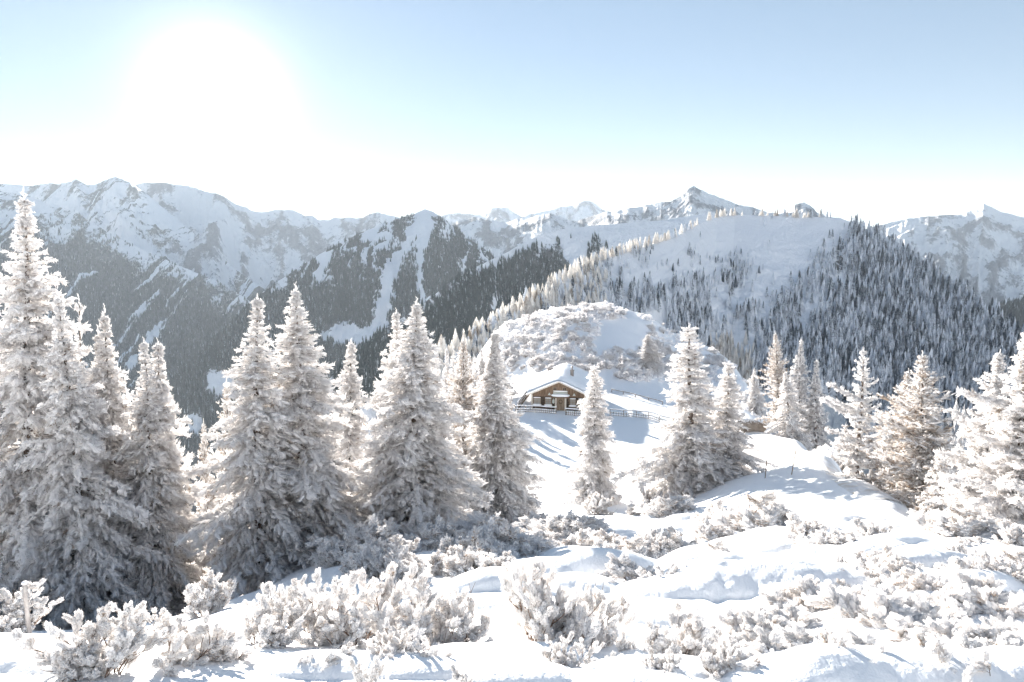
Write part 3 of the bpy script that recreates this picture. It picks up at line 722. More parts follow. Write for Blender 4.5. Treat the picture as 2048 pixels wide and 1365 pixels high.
RG = 'trees along the right edge of the meadow'
tree('larch_tall', 'snow-white spruce with a crooked left-hanging tip, first of the trees past the road bend', (1549, 665), 1562, 88, 40, group=RG, name='frosted_spruce', mat=M_FROST, rz=1)
tree('spruce', 'spruce second from the left in the clump past the road bend', (1600, 681), 1600, 84, 36, group=RG, rz=2)
tree('spruce', 'rightmost shorter spruce of the clump past the road bend', (1632, 722), 1638, 82, 40, group=RG, rz=3)
tree('spruce', 'darker low spruce in front of the clump past the road bend', (1572, 745), 1580, 80, 36, group=RG, rz=3.9)
tree('open', 'gaunt spruce with few separate branches and gaps, right of the meadow', (1725, 701), 1718, 47, 52, group=RG, rz=1.9)
tree('larch', 'broad twin-headed rimed larch with a dark trunk below, right of the gaunt spruce', (1845, 711), 1848, 38, 112, name='frosted_larch', cat='larch tree', group=RG, rz=.3)
tree('larch', 'left shoulder of the broad rimed larches, lower than its twin-headed neighbour', (1812, 745), 1795, 42, 70, name='frosted_larch', cat='larch tree', group=RG, rz=2.3)
tree('spruce', 'small spruce far behind between the broad larch and the layered spruce', (1925, 822), 1925, 60, 42, group=RG, rz=1.1)
tree('snag', 'thin bare spike of a tree behind the broad larch', (1911, 806), 1911, 58, 25, name='dead_tree', cat='dead tree', group=RG)
tree('layered', 'spruce with flat layered boughs, second from the right edge', (2003, 708), 1968, 27, 92, group=RG, rz=.8)
tree('layered', 'layered spruce cut off by the right edge of the photo', (2052, 664), 2052, 24, 108, group=RG, rz=3.8)
tree('spruce', 'dark little spruce under the broad larch on the meadow rim', (1745, 940), 1750, 43.5, 32, group=RG, rz=5.1)
tree('young', 'young spruce crouching left of the layered spruces', (1885, 905), 1885, 33, 46, group=RG, rz=.1)
tree('young', 'young spruce right under the gaunt spruce by the meadow rim', (1690, 850), 1693, 60, 30, group=RG, rz=2.2)

# ------------------------------------------------------------------ dwarf pines: rimed tufts on bent brown branches
def ico_np(sub):
    import bmesh
    bm = bmesh.new(); bmesh.ops.create_icosphere(bm, subdivisions=sub, radius=1.0)
    V = np.array([v.co[:] for v in bm.verts]); T = np.array([[v.index for v in f.verts] for f in bm.faces]); bm.free(); return V, T
ICO = {k: ico_np(k) for k in (1, 2, 3)}

def tuft_proto(rng, sub=3, needles=60):
    """a shoot end caked in rime: a lobed cauliflower of small rimed fingers along +X, needles bristling between"""
    V0, T0 = ICO[{3: 2, 2: 1, 1: 1}[sub]]; Vs = []; Ts = []; off = 0
    nl = {3: 15, 2: 11, 1: 6}[sub]
    for q in range(nl):
        x = -.35 + 1.75 * (q + rng.uniform(0, 1)) / nl; env = math.sqrt(max(.02, 1 - ((x - .55) / 1.15) ** 2)) * .62
        a = q * 2.4 + rng.uniform(-.5, .5); c = np.array([x, env * math.cos(a), env * math.sin(a) * .9])
        R = rng.uniform(.26, .46) * (1.25 if sub == 1 else 1); d = np.array([.9, .8 * math.cos(a), .8 * math.sin(a)]); d /= np.linalg.norm(d)
        V = V0 * R; V = V + np.outer(V0 @ d, d) * R * rng.uniform(.3, .9)
        V = V * (1 + rng.normal(0, .06 if sub == 3 else .09, len(V)))[:, None] + c
        Vs.append(V); Ts.append(T0 + off); off += len(V)
    V, T = ICO[2 if sub > 1 else 1]; Vs.append(V * np.array((.95, .5, .5)) + np.array((.5, 0, 0))); Ts.append(T + off); off += len(V)
    NV = []; NT = []
    for _ in range(needles):
        a = rng.uniform(0, 2 * np.pi); x = rng.uniform(-.5, 1.4)
        rad = np.array([0, np.cos(a), np.sin(a)]); r0 = .5 * math.sqrt(max(.05, 1 - ((x - .5) / 1.15) ** 2))
        p = np.array([x, 0, 0]) + rad * r0; L = rng.uniform(.45, .85)
        dv = rad * L + np.array([L * rng.uniform(.3, .9), 0, 0]) + rng.normal(0, .08, 3)
        t = np.cross(rad, [1, 0, 0]) * .04; s = np.array([.04, 0, 0])
        NV += [p - t, p + t, p + dv + s * .5, p + dv - t * .3]; NT += [(off, off + 1, off + 2), (off, off + 2, off + 3)]; off += 4
    return np.vstack(Vs + [np.array(NV)]), np.vstack(Ts + [np.array(NT)])

def make_bush(seed, H=1.0, spread=.8, stems=9, tuft=.11, style='upright', sub=3, needles=60, lean=(0, 0), ntip=1.0):
    rng = np.random.default_rng(seed)
    TB = MB(); P = []; D = []; S = []; RI = []
    def shoot(p, d, L, r, lvl):
        n = 6; pts = [np.array(p, float)]; dd = np.array(d, float); dd /= np.linalg.norm(dd)
        for i in range(n):
            dd = dd + np.array([0, 0, .10 if style == 'upright' else .02]) + rng.normal(0, .09, 3); dd /= np.linalg.norm(dd)
            pts.append(pts[-1] + dd * L / n)
        TB.tube(pts, np.linspace(r, r * .45, n + 1), 5, False)
        m = int(rng.integers(3, 6)) if lvl == 0 else int(rng.integers(1, 4))
        if lvl < 2:
            for k in range(m):
                i = int(rng.integers(2, n + 1)); q = pts[i]
                ax = rng.normal(0, 1, 3); ax -= ax @ dd * dd; ax /= np.linalg.norm(ax)
                nd = dd * .8 + ax * rng.uniform(.5, .95); nd[2] = abs(nd[2]) * .8 + (.15 if style == 'upright' else 0)
                shoot(q, nd, L * rng.uniform(.35, .6), r * .55, lvl + 1)
        for i in ([n] if lvl == 0 else [n - 2, n] if rng.random() < .6 * ntip else [n]):
            P.append(pts[i] - dd * tuft * .3); D.append(dd + rng.normal(0, .15, 3)); w = tuft * rng.uniform(.55, .95)
            S.append((w * rng.uniform(1.0, 1.7), w, w * rng.uniform(.75, 1.05))); RI.append(rng.normal(.30, .12))
    for s in range(stems):
        a = rng.uniform(0, 6.283); tilt = rng.uniform(.15, 1.15) if style == 'upright' else rng.uniform(.8, 1.35)
        d = np.array([math.cos(a) * math.sin(tilt) + lean[0], math.sin(a) * math.sin(tilt) + lean[1], math.cos(tilt) + .1])
        b = np.array([rng.uniform(-.25, .25) * spread, rng.uniform(-.25, .25) * spread, -.12])
        shoot(b, d, H * rng.uniform(.55, 1.0) * (1 if style == 'upright' else spread), .015 * H ** .5 + .004, 0)
    for s in range(int(stems * 1.6)):                         # bare twigs poking out of the rime
        i_ = int(rng.integers(0, len(P))); p0 = P[i_]; d0 = D[i_] / np.linalg.norm(D[i_]) + rng.normal(0, .5, 3); L0 = rng.uniform(.12, .26) * H
        TB.tube([p0, p0 + d0 * L0 * .5, p0 + d0 * L0 + np.array([0, 0, .03])], [.007, .005, .003], 4, False)
    P = np.array(P); D = np.array(D); S = np.array(S); RI = np.array(RI)
    vid = rng.integers(0, 4, len(P)); Vs = []; Fs = []; Rs = []; off = 0
    for v in range(4):
        pv, pt = tuft_proto(rng, sub, needles); s = vid == v
        if not s.any(): continue
        Vv, Ff = inst(pv, pt, basis(D[s], roll=rng.uniform(-.3, .3, int(s.sum()))), P[s], S[s])
        Vs.append(Vv); Fs.append(Ff + off); Rs.append(np.repeat(RI[s], len(pv))); off += len(Vv)
    fol = mesh_np('foliage', np.concatenate(Vs), np.concatenate(Fs), smooth=True, attrs={'rime': np.concatenate(Rs)})
    return TB.mesh('branches', True), fol

BUSHES = {}
def get_bush(key):
    if key in BUSHES: return BUSHES[key]
    spec = {
        'a': dict(seed=21, stems=16, tuft=.075), 'b': dict(seed=22, stems=13, tuft=.08, lean=(.35, 0)), 'c': dict(seed=23, stems=14, tuft=.07, lean=(-.2, .1)),
        'd': dict(seed=24, stems=6, tuft=.10), 'e': dict(seed=25, stems=3, tuft=.10), 'low': dict(seed=26, stems=16, tuft=.10, style='flat', H=.6, spread=1.0, needles=50, ntip=.5),
        'low2': dict(seed=27, stems=18, tuft=.11, style='flat', H=.6, spread=1.0, needles=50, lean=(.3, 0), ntip=.5),
        'lean': dict(seed=28, stems=9, tuft=.095, style='flat', H=1.0, spread=1.0, lean=(-.9, .1)),
        'mid': dict(seed=29, stems=17, tuft=.085, sub=2, needles=30), 'mid2': dict(seed=30, stems=19, tuft=.10, style='flat', H=.8, sub=2, needles=30),
        'far': dict(seed=31, stems=20, tuft=.085, sub=1, needles=14), 'far2': dict(seed=32, stems=16, tuft=.09, sub=1, needles=14, lean=(.5, 0)),
    }[key]
    b, f = make_bush(**spec); V = np.empty(len(f.vertices) * 3, np.float32); f.vertices.foreach_get('co', V); V = V.reshape(-1, 3)
    BUSHES[key] = (b, f, float(np.percentile(V[:, 2], 97))); return BUSHES[key]

rngB = np.random.default_rng(77)
def bush(key, label, px, py, hpx, wid=1.0, group=None, mat=None, rz=None, sink=0.18, name='dwarf_pine', cat='dwarf pine', pos=None, hm=None):
    bm_, fm, H0 = get_bush(key)
    x, y, z = pos if pos is not None else ground_hit(px, py)
    H = hm if hm is not None else hpx * y / F_PX * .82
    s = H / H0
    root = bpy.data.objects.new(name, None); col.objects.link(root); root.location = (x, y, z - sink * H)
    root.scale = (s * wid, s * wid, s); root.rotation_euler = (0, 0, rz if rz is not None else rngB.uniform(0, 6.28))
    tag(root, label, cat, group)
    link('branches', bm_, M_TWIG, root); link('foliage', fm, mat or M_BUSH, root)
    return root

FG = 'rimed dwarf pines in the foreground'
for a in (
    ('b', 'spreading rimed dwarf pine at the left edge near the wooden post', 42, 1268, 100, 1.3, 3.6),
    ('a', 'dense rounded dwarf pine on the snow bank at the lower left', 195, 1350, 165, 1.05, 1.0),
    ('lean', 'dwarf pine with long brown forked branches right of the rounded lower left one', 330, 1330, 120, .9, 3.3),
    ('c', 'dwarf pine rising between the rounded lower left one and the bank edge', 265, 1285, 95, 1.2, 2.1),
    ('e', 'tiny tuft of pine on the bare snow right of the forked branches', 395, 1318, 62, 1.0, 1.0),
    ('d', 'small dwarf pine with round cauliflower tufts in the snow hollow at lower centre left', 462, 1322, 75, 1.5, 2.6),
    ('mid', 'fluffy dwarf pine under the spruces at the gap in the left trees', 420, 1228, 105, .9, 1.1),
    ('mid', 'little rimed pine sapling at the foot of the left clump', 345, 1225, 62, .8, 2.1),
    ('b', 'dwarf pine at the left end of the big central thicket', 530, 1290, 110, 1.2, .6),
    ('a', 'dwarf pine with tall round knobs on the upper left of the central thicket', 600, 1240, 115, 1.0, 4.6),
    ('c', 'broad dwarf pine at the heart of the central thicket', 690, 1290, 165, 1.15, 2.6),
    ('a', 'tall dwarf pine forming the top of the central thicket', 770, 1265, 170, 1.0, .9),
    ('b', 'dwarf pine leaning right at the right end of the central thicket', 860, 1300, 165, 1.0, 5.6),
    ('c', 'low dwarf pine spilling over the front of the central thicket', 800, 1335, 105, 1.3, 1.6),
    ('d', 'small tufted dwarf pine in front of the central thicket', 655, 1345, 70, 1.3, 3.6),
    ('e', 'upright frosted shoot standing in front of the central thicket', 722, 1372, 95, .8, 0.6),
    ('e', 'single frosted shoot at the bottom edge right of the central thicket', 915, 1372, 55, 1.2, 0.1),
    ('a', 'tall dwarf pine with a brown stem and open airy branches right of the central thicket', 1085, 1300, 215, .85, 3.1),
    ('b', 'dwarf pine joined to the right of the tall airy one', 1165, 1290, 150, .9, 0.0),
    ('c', 'hanging dwarf pine below the tall airy one with a dark underside', 1130, 1345, 95, 1.0, 2.2),
    ('e', 'thin bent brown twig with few tufts standing in bare snow', 1250, 1310, 100, .8, 1.1),
    ('d', 'dwarf pine with a forked brown stem between the bent twig and the small footprints', 1355, 1310, 118, 1.1, 4.1),
    ('c', 'round dwarf pine weighed down by snow at the bottom centre right', 1330, 1358, 75, 1.2, 0.4),
    ('a', 'dwarf pine with oval tufts right of the snow-weighed round one', 1440, 1350, 95, .95, 5.4),
    ('e', 'tiny pine tuft below the bent brown twig', 1212, 1335, 40, 1.6, 5.0),
    ('low', 'flat snow-covered dwarf pine in the lower right with twigs sticking out', 1560, 1355, 66, 1.2, .5),
    ('lean', 'wind-bent dwarf pine with long parallel brown twigs at the bottom right', 1680, 1370, 110, 1.0, 2.9),
    ('lean', 'second wind-bent dwarf pine, nearest the lower right corner', 1870, 1380, 120, 1.0, 2.7),
    ('low2', 'rusty-twigged dwarf pine bowed under snow above the wind-bent ones', 1760, 1262, 66, 1.2, 1.5),
    ('low', 'dwarf pine half buried in the big snow hump at the right', 1850, 1215, 62, 1.5, 2.5),
    ('low2', 'dwarf pine with dark twigs pressed down at the right edge', 2020, 1255, 66, 1.3, 3.5),
    ('c', 'short upright dwarf pine standing on the white flat at the right', 1585 + 220, 1165, 60, .9, 3.5),
    ('a', 'frosted dwarf pine behind the white flat near the right edge', 1960, 1170, 78, 1.1, 4.5),
    ('d', 'stubby dwarf pine on the rim of the white flat in front of the blue shadow', 1702, 1110, 44, 1.3, 1.5),
    ('a', 'round little dwarf pine below the footprints at the middle right', 1345, 1185, 62, 1.3, 0.8),
    ('low', 'dwarf pine bowed over a dark hollow in the middle of the slope', 1262, 1170, 40, 1.6, 0.8),
    ('c', 'frosted little bush beside the dark hollow in the middle of the slope', 1222, 1140, 60, 1.0, 1.8),
    ('mid', 'knobbly dwarf pine under the solitary slim spruce', 1195, 1030, 52, 1.1, 1.1),
    ('mid', 'pale small conifer bush between the slim spruce and the joined spruces', 1302, 1010, 48, .8, 4.1),
    ('mid2', 'big dwarf pine right of the foot of the joined spruces, casting blue shade', 1530, 1060, 66, 1.3, 2.2),
    ('mid', 'dwarf pine with dark gaps next to the big one right of the joined spruces', 1610, 1085, 62, 1.3, 5.2),
    ('mid2', 'row-end dwarf pine sloping toward the blue shadow on the right', 1680, 1110, 44, 1.5, .2),
    ('mid', 'dwarf pine clump on the far side of the white meadow rim at right', 1745, 1085, 46, 1.6, 3.2),
    ('mid', 'snowman-like pine stump of snow at the foot of the layered spruces', 1858, 1060, 44, .9, .7),
    ('mid2', 'broad low dwarf pine under the layered spruces', 1930, 1075, 50, 1.6, 1.7),
    ('mid', 'dwarf pine at the right edge under the last layered spruce', 2035, 1100, 60, 1.3, 2.7),
): bush(a[0], a[1], a[2], a[3], a[4], a[5], FG, rz=a[6])

# the belt of snowed-in dwarf pines between the big spruces and the foreground
BG_ = 'snowed-in dwarf pines across the middle of the slope'
cnt = 0; BELT = []; FEET = []; PILL = []
for _ in range(400):
    if cnt >= 44: break
    px = rngB.uniform(880, 2090); py = rngB.uniform(1030, 1130) if px < 1480 else rngB.uniform(1085, 1190)
    if 1440 < px < 1700 and py > 1125: continue
    if 1480 < px < 1850 and py < 1120: continue
    h = rngB.uniform(22, 40) * (1 + (py - 1030) / 250)
    BELT.append((px, py, bush(rngB.choice(['mid', 'mid2', 'mid2']), 'low dwarf pine caked in snow on the belt across the middle of the slope', px, py, h, rngB.uniform(1.1, 1.7), BG_))); cnt += 1
for _ in range(26):
    px = rngB.uniform(640, 1000); py = rngB.uniform(1095, 1165)
    FEET.append((px, py, bush(rngB.choice(['mid', 'mid2']), 'snow-laden dwarf pine in the shade at the feet of the left spruces', px, py, rngB.uniform(45, 75), rngB.uniform(.9, 1.3), 'dwarf pines at the feet of the left spruces')))
for _ in range(16):
    px = rngB.uniform(1500, 2080); py = rngB.uniform(1180, 1360)
    PILL.append((px, py, bush(rngB.choice(['low', 'low2']), 'flat snow pillow of a pine with twigs poking out on the lower right slope', px, py, rngB.uniform(24, 40) * (1 + (py - 1180) / 200), rngB.uniform(1.2, 1.7), 'snow pillow pines on the lower right slope', sink=.28)))
ORD = 'first second third fourth fifth sixth seventh eighth ninth tenth eleventh twelfth thirteenth fourteenth fifteenth sixteenth seventeenth eighteenth nineteenth twentieth'.split()
def name_row(items, zones, phrase):
    """zones: (left px, right px, upper py, lower py, where); members are told apart by their order inside their zone"""
    for x0, x1, y0, y1, where in zones:
        row = sorted([i for i in items if x0 <= i[0] < x1 and y0 <= i[1] < y1], key=lambda i: i[0])
        for k, it in enumerate(row):
            pos = 'leftmost' if k == 0 else ('rightmost' if k == len(row) - 1 else ORD[k] + ' from the left')
            it[-1]['label'] = '%s %s, %s' % (phrase, where, pos if len(row) > 1 else 'the only one')
name_row(BELT, ((0, 1060, 0, 1082, 'just under the thin-spired spruce'), (0, 1060, 1082, 2000, 'below those by the thin-spired spruce'), (1060, 1290, 0, 1082, 'near the slim lone spruce foot'), (1060, 1290, 1082, 2000, 'below the slim lone spruce'),
                (1290, 1480, 0, 1082, 'at the joined spruces'), (1290, 1480, 1082, 2000, 'below the joined spruces'), (1480, 1790, 0, 2000, 'below the groomed road'), (1790, 2400, 0, 1135, 'under the layered spruces'), (1790, 2400, 1135, 2000, 'in front of the layered spruces')), 'low snowy dwarf pine')
name_row(FEET, ((0, 760, 0, 1130, 'behind the central thicket'), (0, 760, 1130, 2000, 'hugging the central thicket'), (760, 880, 0, 1130, 'under the big rounded spruce'), (760, 880, 1130, 2000, 'below the big rounded spruce'), (880, 2000, 0, 1130, 'under the thin-spired spruce'), (880, 2000, 1130, 2000, 'above the tall airy dwarf pine')), 'shaded snowy dwarf pine')
name_row(PILL, ((0, 1780, 0, 1270, 'right of the footprints'), (0, 1780, 1270, 2000, 'above the bottom edge'), (1780, 3000, 0, 1270, 'by the big snow hump'), (1780, 3000, 1270, 2000, 'at the lower right corner')), 'flat pillow-like pine')
name_row([(p_, 1, t_) for p_, t_ in STAND], ((0, 3000, 0, 3000, 'in the hazy stand left of the hut'),), 'pale spruce')

# scrub on the knoll behind the hut and along the meadow's right rim
def knoll_scrub():
    n = 0; tries = 0
    while n < 290 and tries < 5000:
        tries += 1
        px = rngB.uniform(985, 1500); py = rngB.uniform(606, 770)
        if fbm(px / 34, py / 26, 201, 3) < .43 and not (py < 625): continue
        if 1200 < px < 1290 and 640 < py < 700: continue           # the bare snow tongue
        if 1250 < px < 1340 and 755 < py: continue
        if px < 1240 and py > 745: continue
        x, y, z = ground_hit(px, py, 112, 215)
        if y > 205 or y < 118: continue
        bush(rngB.choice(['far', 'far2']), 'rimed scrub bush on the knoll behind the hut', px, py, 0, rngB.uniform(1.1, 1.6), 'scrub bushes on the knoll', mat=M_BUSHFAR, pos=(x, y, z), hm=rngB.uniform(.6, 1.5), name='scrub_bush', cat='bush'); n += 1
    for _ in range(60):
        px = rngB.uniform(1480, 1760); t = (px - 1480) / 280
        py = 805 + 135 * t ** .9 - rngB.uniform(-4, 10)
        x, y, z = ground_hit(px, py, 40, 140)
        y2 = y + rngB.uniform(1, 6); x2 = x * y2 / y
        bush(rngB.choice(['far', 'far2']), 'rimed scrub bush on the steep rim beyond the road', px, py, 0, rngB.uniform(1., 1.5), 'scrub bushes on the rim beyond the road', mat=M_BUSHFAR, pos=(x2, y2, float(terrain_smooth(x2, y2)[0])), hm=rngB.uniform(.7, 1.6), name='scrub_bush', cat='bush')
knoll_scrub()
def low_scrub():
    """the knee-high growth between the bushes: nobody could count it"""
    rng = np.random.default_rng(55); Vs = []; Fs = []; off = 0; protos = []
    for _ in range(3):
        V0, T0 = ICO[1]; pv = []; pt = []; o_ = 0
        for q in range(16):
            a = rng.uniform(0, 6.28); rr = rng.uniform(0, .8) ** .7; R = rng.uniform(.14, .3)
            V = V0 * R * np.array((1, 1, 1.3)) * (1 + rng.normal(0, .15, len(V0)))[:, None] + np.array((rr * math.cos(a), rr * math.sin(a), .15 + (1 - rr) * .7 * rng.uniform(.5, 1.1)))
            pv.append(V); pt.append(T0 + o_); o_ += len(V)
        protos.append((np.vstack(pv), np.vstack(pt)))
    P = []
    while len(P) < 900:
        px = rng.uniform(985, 1500); py = rng.uniform(603, 765)
        if fbm(px / 30, py / 20, 207, 3) < .46 and py > 622: continue
        if 1200 < px < 1290 and 640 < py < 700: continue
        if px < 1245 and py > 735: continue
        x, y, z = ground_hit(px, py, 112, 215)
        if 118 < y < 206: P.append((x, y, z - .05))
    for _ in range(160):
        px = rng.uniform(1480, 1770); t = (px - 1480) / 290; x, y, z = ground_hit(px, 812 + 150 * t ** .9 - rng.uniform(-6, 14), 40, 140); y2 = y + rng.uniform(0, 5); x2 = x * y2 / y
        P.append((x2, y2, float(terrain_smooth(x2, y2)[0]) - .05))
    P = np.array(P); hs_ = rng.uniform(.35, 1.05, len(P)); vid = rng.integers(0, 3, len(P)); rz = rng.uniform(0, 6.28, len(P)); c, s_ = np.cos(rz), np.sin(rz); z0 = c * 0
    M = np.stack([np.stack([c, -s_, z0], 1), np.stack([s_, c, z0], 1), np.stack([z0, z0, z0 + 1], 1)], 1)
    for v, (pv, pt) in enumerate(protos):
        k = vid == v; Vv, Ff = inst(pv, pt, M[k], P[k], np.stack([hs_[k] * 1.1, hs_[k] * 1.1, hs_[k]], 1)); Vs.append(Vv); Fs.append(Ff + off); off += len(Vv)
    V = np.concatenate(Vs); o = link('low_scrub', mesh_np('low_scrub', V, np.concatenate(Fs), smooth=False, attrs={'rime': rng.normal(.3, .25, len(V))}), M_BUSHFAR); tag(o, 'knee-high frosted scrub scattered over the knoll', kind='stuff')
low_scrub()
#@@PART3
# ------------------------------------------------------------------ far and middle forests
def tier_proto(rng, tiers, sides, jag=.35):
    V = []; T = []
    for k in range(tiers):
        z0 = k / tiers * .92; z1 = min(1.0, z0 + 1.7 / tiers); r = (1 - z0) ** .8 * (0.5 if tiers < 3 else .5); b = len(V)
        if k == 0: z0 = .02
        a0 = rng.uniform(0, 6.28)
        for j in range(sides):
            a = a0 + j * 6.283 / sides; rr = r * (1 - jag * (j % 2)) * rng.uniform(.8, 1.15)
            V.append((rr * math.cos(a), rr * math.sin(a), z0 + rng.uniform(-.3, .1) / tiers - (.25 / tiers if j % 2 == 0 else 0)))
        V.append((rng.uniform(-.02, .02), rng.uniform(-.02, .02), z1)); t = len(V) - 1
        for j in range(sides): T.append((b + j, b + (j + 1) % sides, t))
    return np.array(V), np.array(T)

def wood_spots(g, n, x0, x1, y0, y1, accept, rng):
    """random points of a mountain face, picked evenly over the part of it one sees"""
    V, PX, PY = g['V'], g['PX'], g['PY']; px0 = PX[0, 0]; st = PX[1, 0] - PX[0, 0]
    px = rng.uniform(x0, x1, n); py = rng.uniform(y0, y1, n)
    ok = accept(px, py) > rng.uniform(0, 1, n); px = px[ok]; py = py[ok]
    u = np.clip(((px - px0) / st).astype(int), 0, PX.shape[0] - 1)
    sub = PY[u][:, 7:]; vis = sub >= py[:, None]; vi = vis.argmax(1); ok = vis.any(1) & (vi > 0)
    u = u[ok]; vi = vi[ok] + 7
    f = rng.uniform(0, 1, len(u))[:, None]
    P = V[u, vi] * f + V[u, vi - 1] * (1 - f)
    return P, g['dark'][u, vi], px[ok], py[ok]

def wood_mesh(name, P, H, Wd, protos, mat, rime, rng, label=None):
    vid = rng.integers(0, len(protos), len(P)); Vs = []; Fs = []; Rs = []; off = 0
    rz = rng.uniform(0, 6.28, len(P)); c, s = np.cos(rz), np.sin(rz); z = np.zeros_like(c); o = np.ones_like(c)
    M = np.stack([np.stack([c, -s, z], 1), np.stack([s, c, z], 1), np.stack([z, z, o], 1)], 1)
    for v, (pv, pt) in enumerate(protos):
        k = vid == v
        if not k.any(): continue
        Vv, Ff = inst(pv, pt, M[k], P[k], np.stack([Wd[k], Wd[k], H[k]], 1)); Vs.append(Vv); Fs.append(Ff + off); Rs.append(np.repeat(rime[k], len(pv))); off += len(Vv)
    ob = link(name, mesh_np(name, np.concatenate(Vs), np.concatenate(Fs), smooth=False, attrs={'rime': np.concatenate(Rs)}), mat)
    tag(ob, label, kind='stuff'); return ob

def far_woods():
    rng = np.random.default_rng(9)
    protos = [tier_proto(rng, 2, 6) for _ in range(4)]
    for key, n, box, hgt, thr, lab in (
        ('hills.006', 42000, (300, 1100, 420, 900), 19, .52, 'dark spruce wood covering the pointed mountain'),
        ('hills.007', 26000, (560, 1330, 440, 820), 15, .50, 'dark wood on the ridge in front of the pointed mountain'),
        ('hills.005', 30000, (-60, 620, 430, 900), 22, .55, 'dark wood on the shaded flank above the valley at left'),
        ('hills.008', 6000, (1900, 2100, 590, 800), 24, .3, 'black wood in the side valley at the right edge')):
        P, dk, px, py = wood_spots(GRIDS[key], n, *box, lambda a, b: np.ones(len(a)), rng)
        m = dk + (fbm(px / 9, py / 16, 301, 4, .6) - .5) * 1.3 > thr
        P = P[m]; H = hgt * rng.uniform(.6, 1.2, len(P)); P[:, 2] -= .1 * H
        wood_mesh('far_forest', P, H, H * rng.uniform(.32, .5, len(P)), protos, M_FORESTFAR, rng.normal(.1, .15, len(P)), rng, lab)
far_woods()

def hill_wood():
    rng = np.random.default_rng(10)
    protos = [tier_proto(rng, 9, 10) for _ in range(6)]
    P, dk, px, py = wood_spots(GRIDS['hill'], 24000, 760, 2120, 425, 900, lambda a, b: np.clip(c_tree_density(a, b), 0, 1) * np.where(a < 1215, .7, .9), rng)
    rim = []
    u = rng.uniform(1655, 2120, 260); g = GRIDS['hill']                                     # trees standing on the skyline of the right flank
    ui = ((u - g['PX'][0, 0]) / 1.0).astype(int).clip(0, g['PX'].shape[0] - 1); C = g['V'][ui, 8]
    u2 = rng.uniform(780, 1225, 160); ui2 = ((u2 - g['PX'][0, 0]) / 1.0).astype(int); C2 = g['V'][ui2, 8]
    P = np.vstack([P, C, C2]); px = np.concatenate([px, u, u2]); py = np.concatenate([py, g['PY'][ui, 8], g['PY'][ui2, 8]])
    D = P[:, 1]
    H = np.where(px < 1215, 11.0, 17.5) * rng.uniform(.6, 1.2, len(P)) * np.where((px < 1640) & (px > 1215), .8, 1)
    H *= np.where((px < 1700) & (py < 560) & (px > 1215), .62, 1)
    scr = H / D; Wd = H * rng.uniform(.34, .52, len(P)) * np.where(px < 1215, 1.35, 1); rime = rng.normal(.28, .18, len(P)); P[:, 2] -= .04 * H
    larch = (px < 1215) & (rng.random(len(P)) < .75) | ((px > 1430) & (px < 1520) & (py > 680))
    hid = (px < 860) | (py > 820)
    order = np.argsort(-(scr - 10 * hid - 5 * (px > 2060)))
    big = order[:285]; rest = order[285:]
    meshes = [mesh_np('forest_tree', pv, pt, smooth=False, attrs={'rime': np.full(len(pv), .3)}) for pv, pt in protos]
    for m_ in meshes: m_.materials.append(M_FOREST)
    ml = [mesh_np('larch_tree', pv, pt, smooth=False, attrs={'rime': np.full(len(pv), .35)}) for pv, pt in protos]
    for m_ in ml: m_.materials.append(M_FORESTLARCH)
    for k, i in enumerate(big):
        la = bool(larch[i])
        o = link('forest_larch' if la else 'forest_spruce', (ml if la else meshes)[k % 6], (), None, tuple(P[i]), rng.uniform(0, 6.28), (Wd[i], Wd[i], H[i]))
        if la: tag(o, 'pale larch on the hillside beyond the knoll', 'larch tree', 'larches on the hillside beyond the knoll')
        else: tag(o, 'frosted spruce in the dense forest on the right-hand hillside', 'spruce tree', 'spruces of the forest on the hillside')
    a = rest[~larch[rest]]; b = rest[larch[rest]]
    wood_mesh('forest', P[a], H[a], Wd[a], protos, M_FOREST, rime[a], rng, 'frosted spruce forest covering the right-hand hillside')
    wood_mesh('larch_forest', P[b], H[b], Wd[b], protos, M_FORESTLARCH, rime[b], rng, 'pale larch wood along the sloping ridge left of the knoll')
hill_wood()

# ------------------------------------------------------------------ the hut
HX, HY, HZ, HR = HUT
M_BOARD = mat_wood('weathered_boards', (0.11, 0.07, 0.045), (0.27, 0.185, 0.125), (5.5, 1, .4), 2.2, 0.0)
M_LOG = mat_wood('dark_logs', (0.035, 0.026, 0.02), (0.11, 0.08, 0.06), (.5, 1, 4.5), 2.5, 0.0)
M_DOOR = mat_wood('door_wood', (0.19, 0.14, 0.095), (0.33, 0.25, 0.18), (6, 1, .5), 2.5, 0.0)
M_TRIM = mat_wood('pale_trim', (0.50, 0.44, 0.37), (0.66, 0.61, 0.54), (1, 1, 1), 5, 0.0)
M_GLASS = mat_plain('window_glass', (0.27, 0.255, 0.23), 0.3)
M_DARK = mat_plain('dark_pane', (0.03, 0.028, 0.025), 0.2)
M_METAL = mat_plain('grey_metal', (0.22, 0.20, 0.19), 0.5, 0.6)
M_SIGN = mat_plain('sign_panel', (0.42, 0.44, 0.40), 0.7)
M_PALE = mat_plain('pale_enamel', (0.5, 0.52, 0.48), 0.5)
M_POST = mat_wood('fence_wood', (0.13, 0.095, 0.07), (0.27, 0.21, 0.16), (1, 1, 1), 6, 0.35)

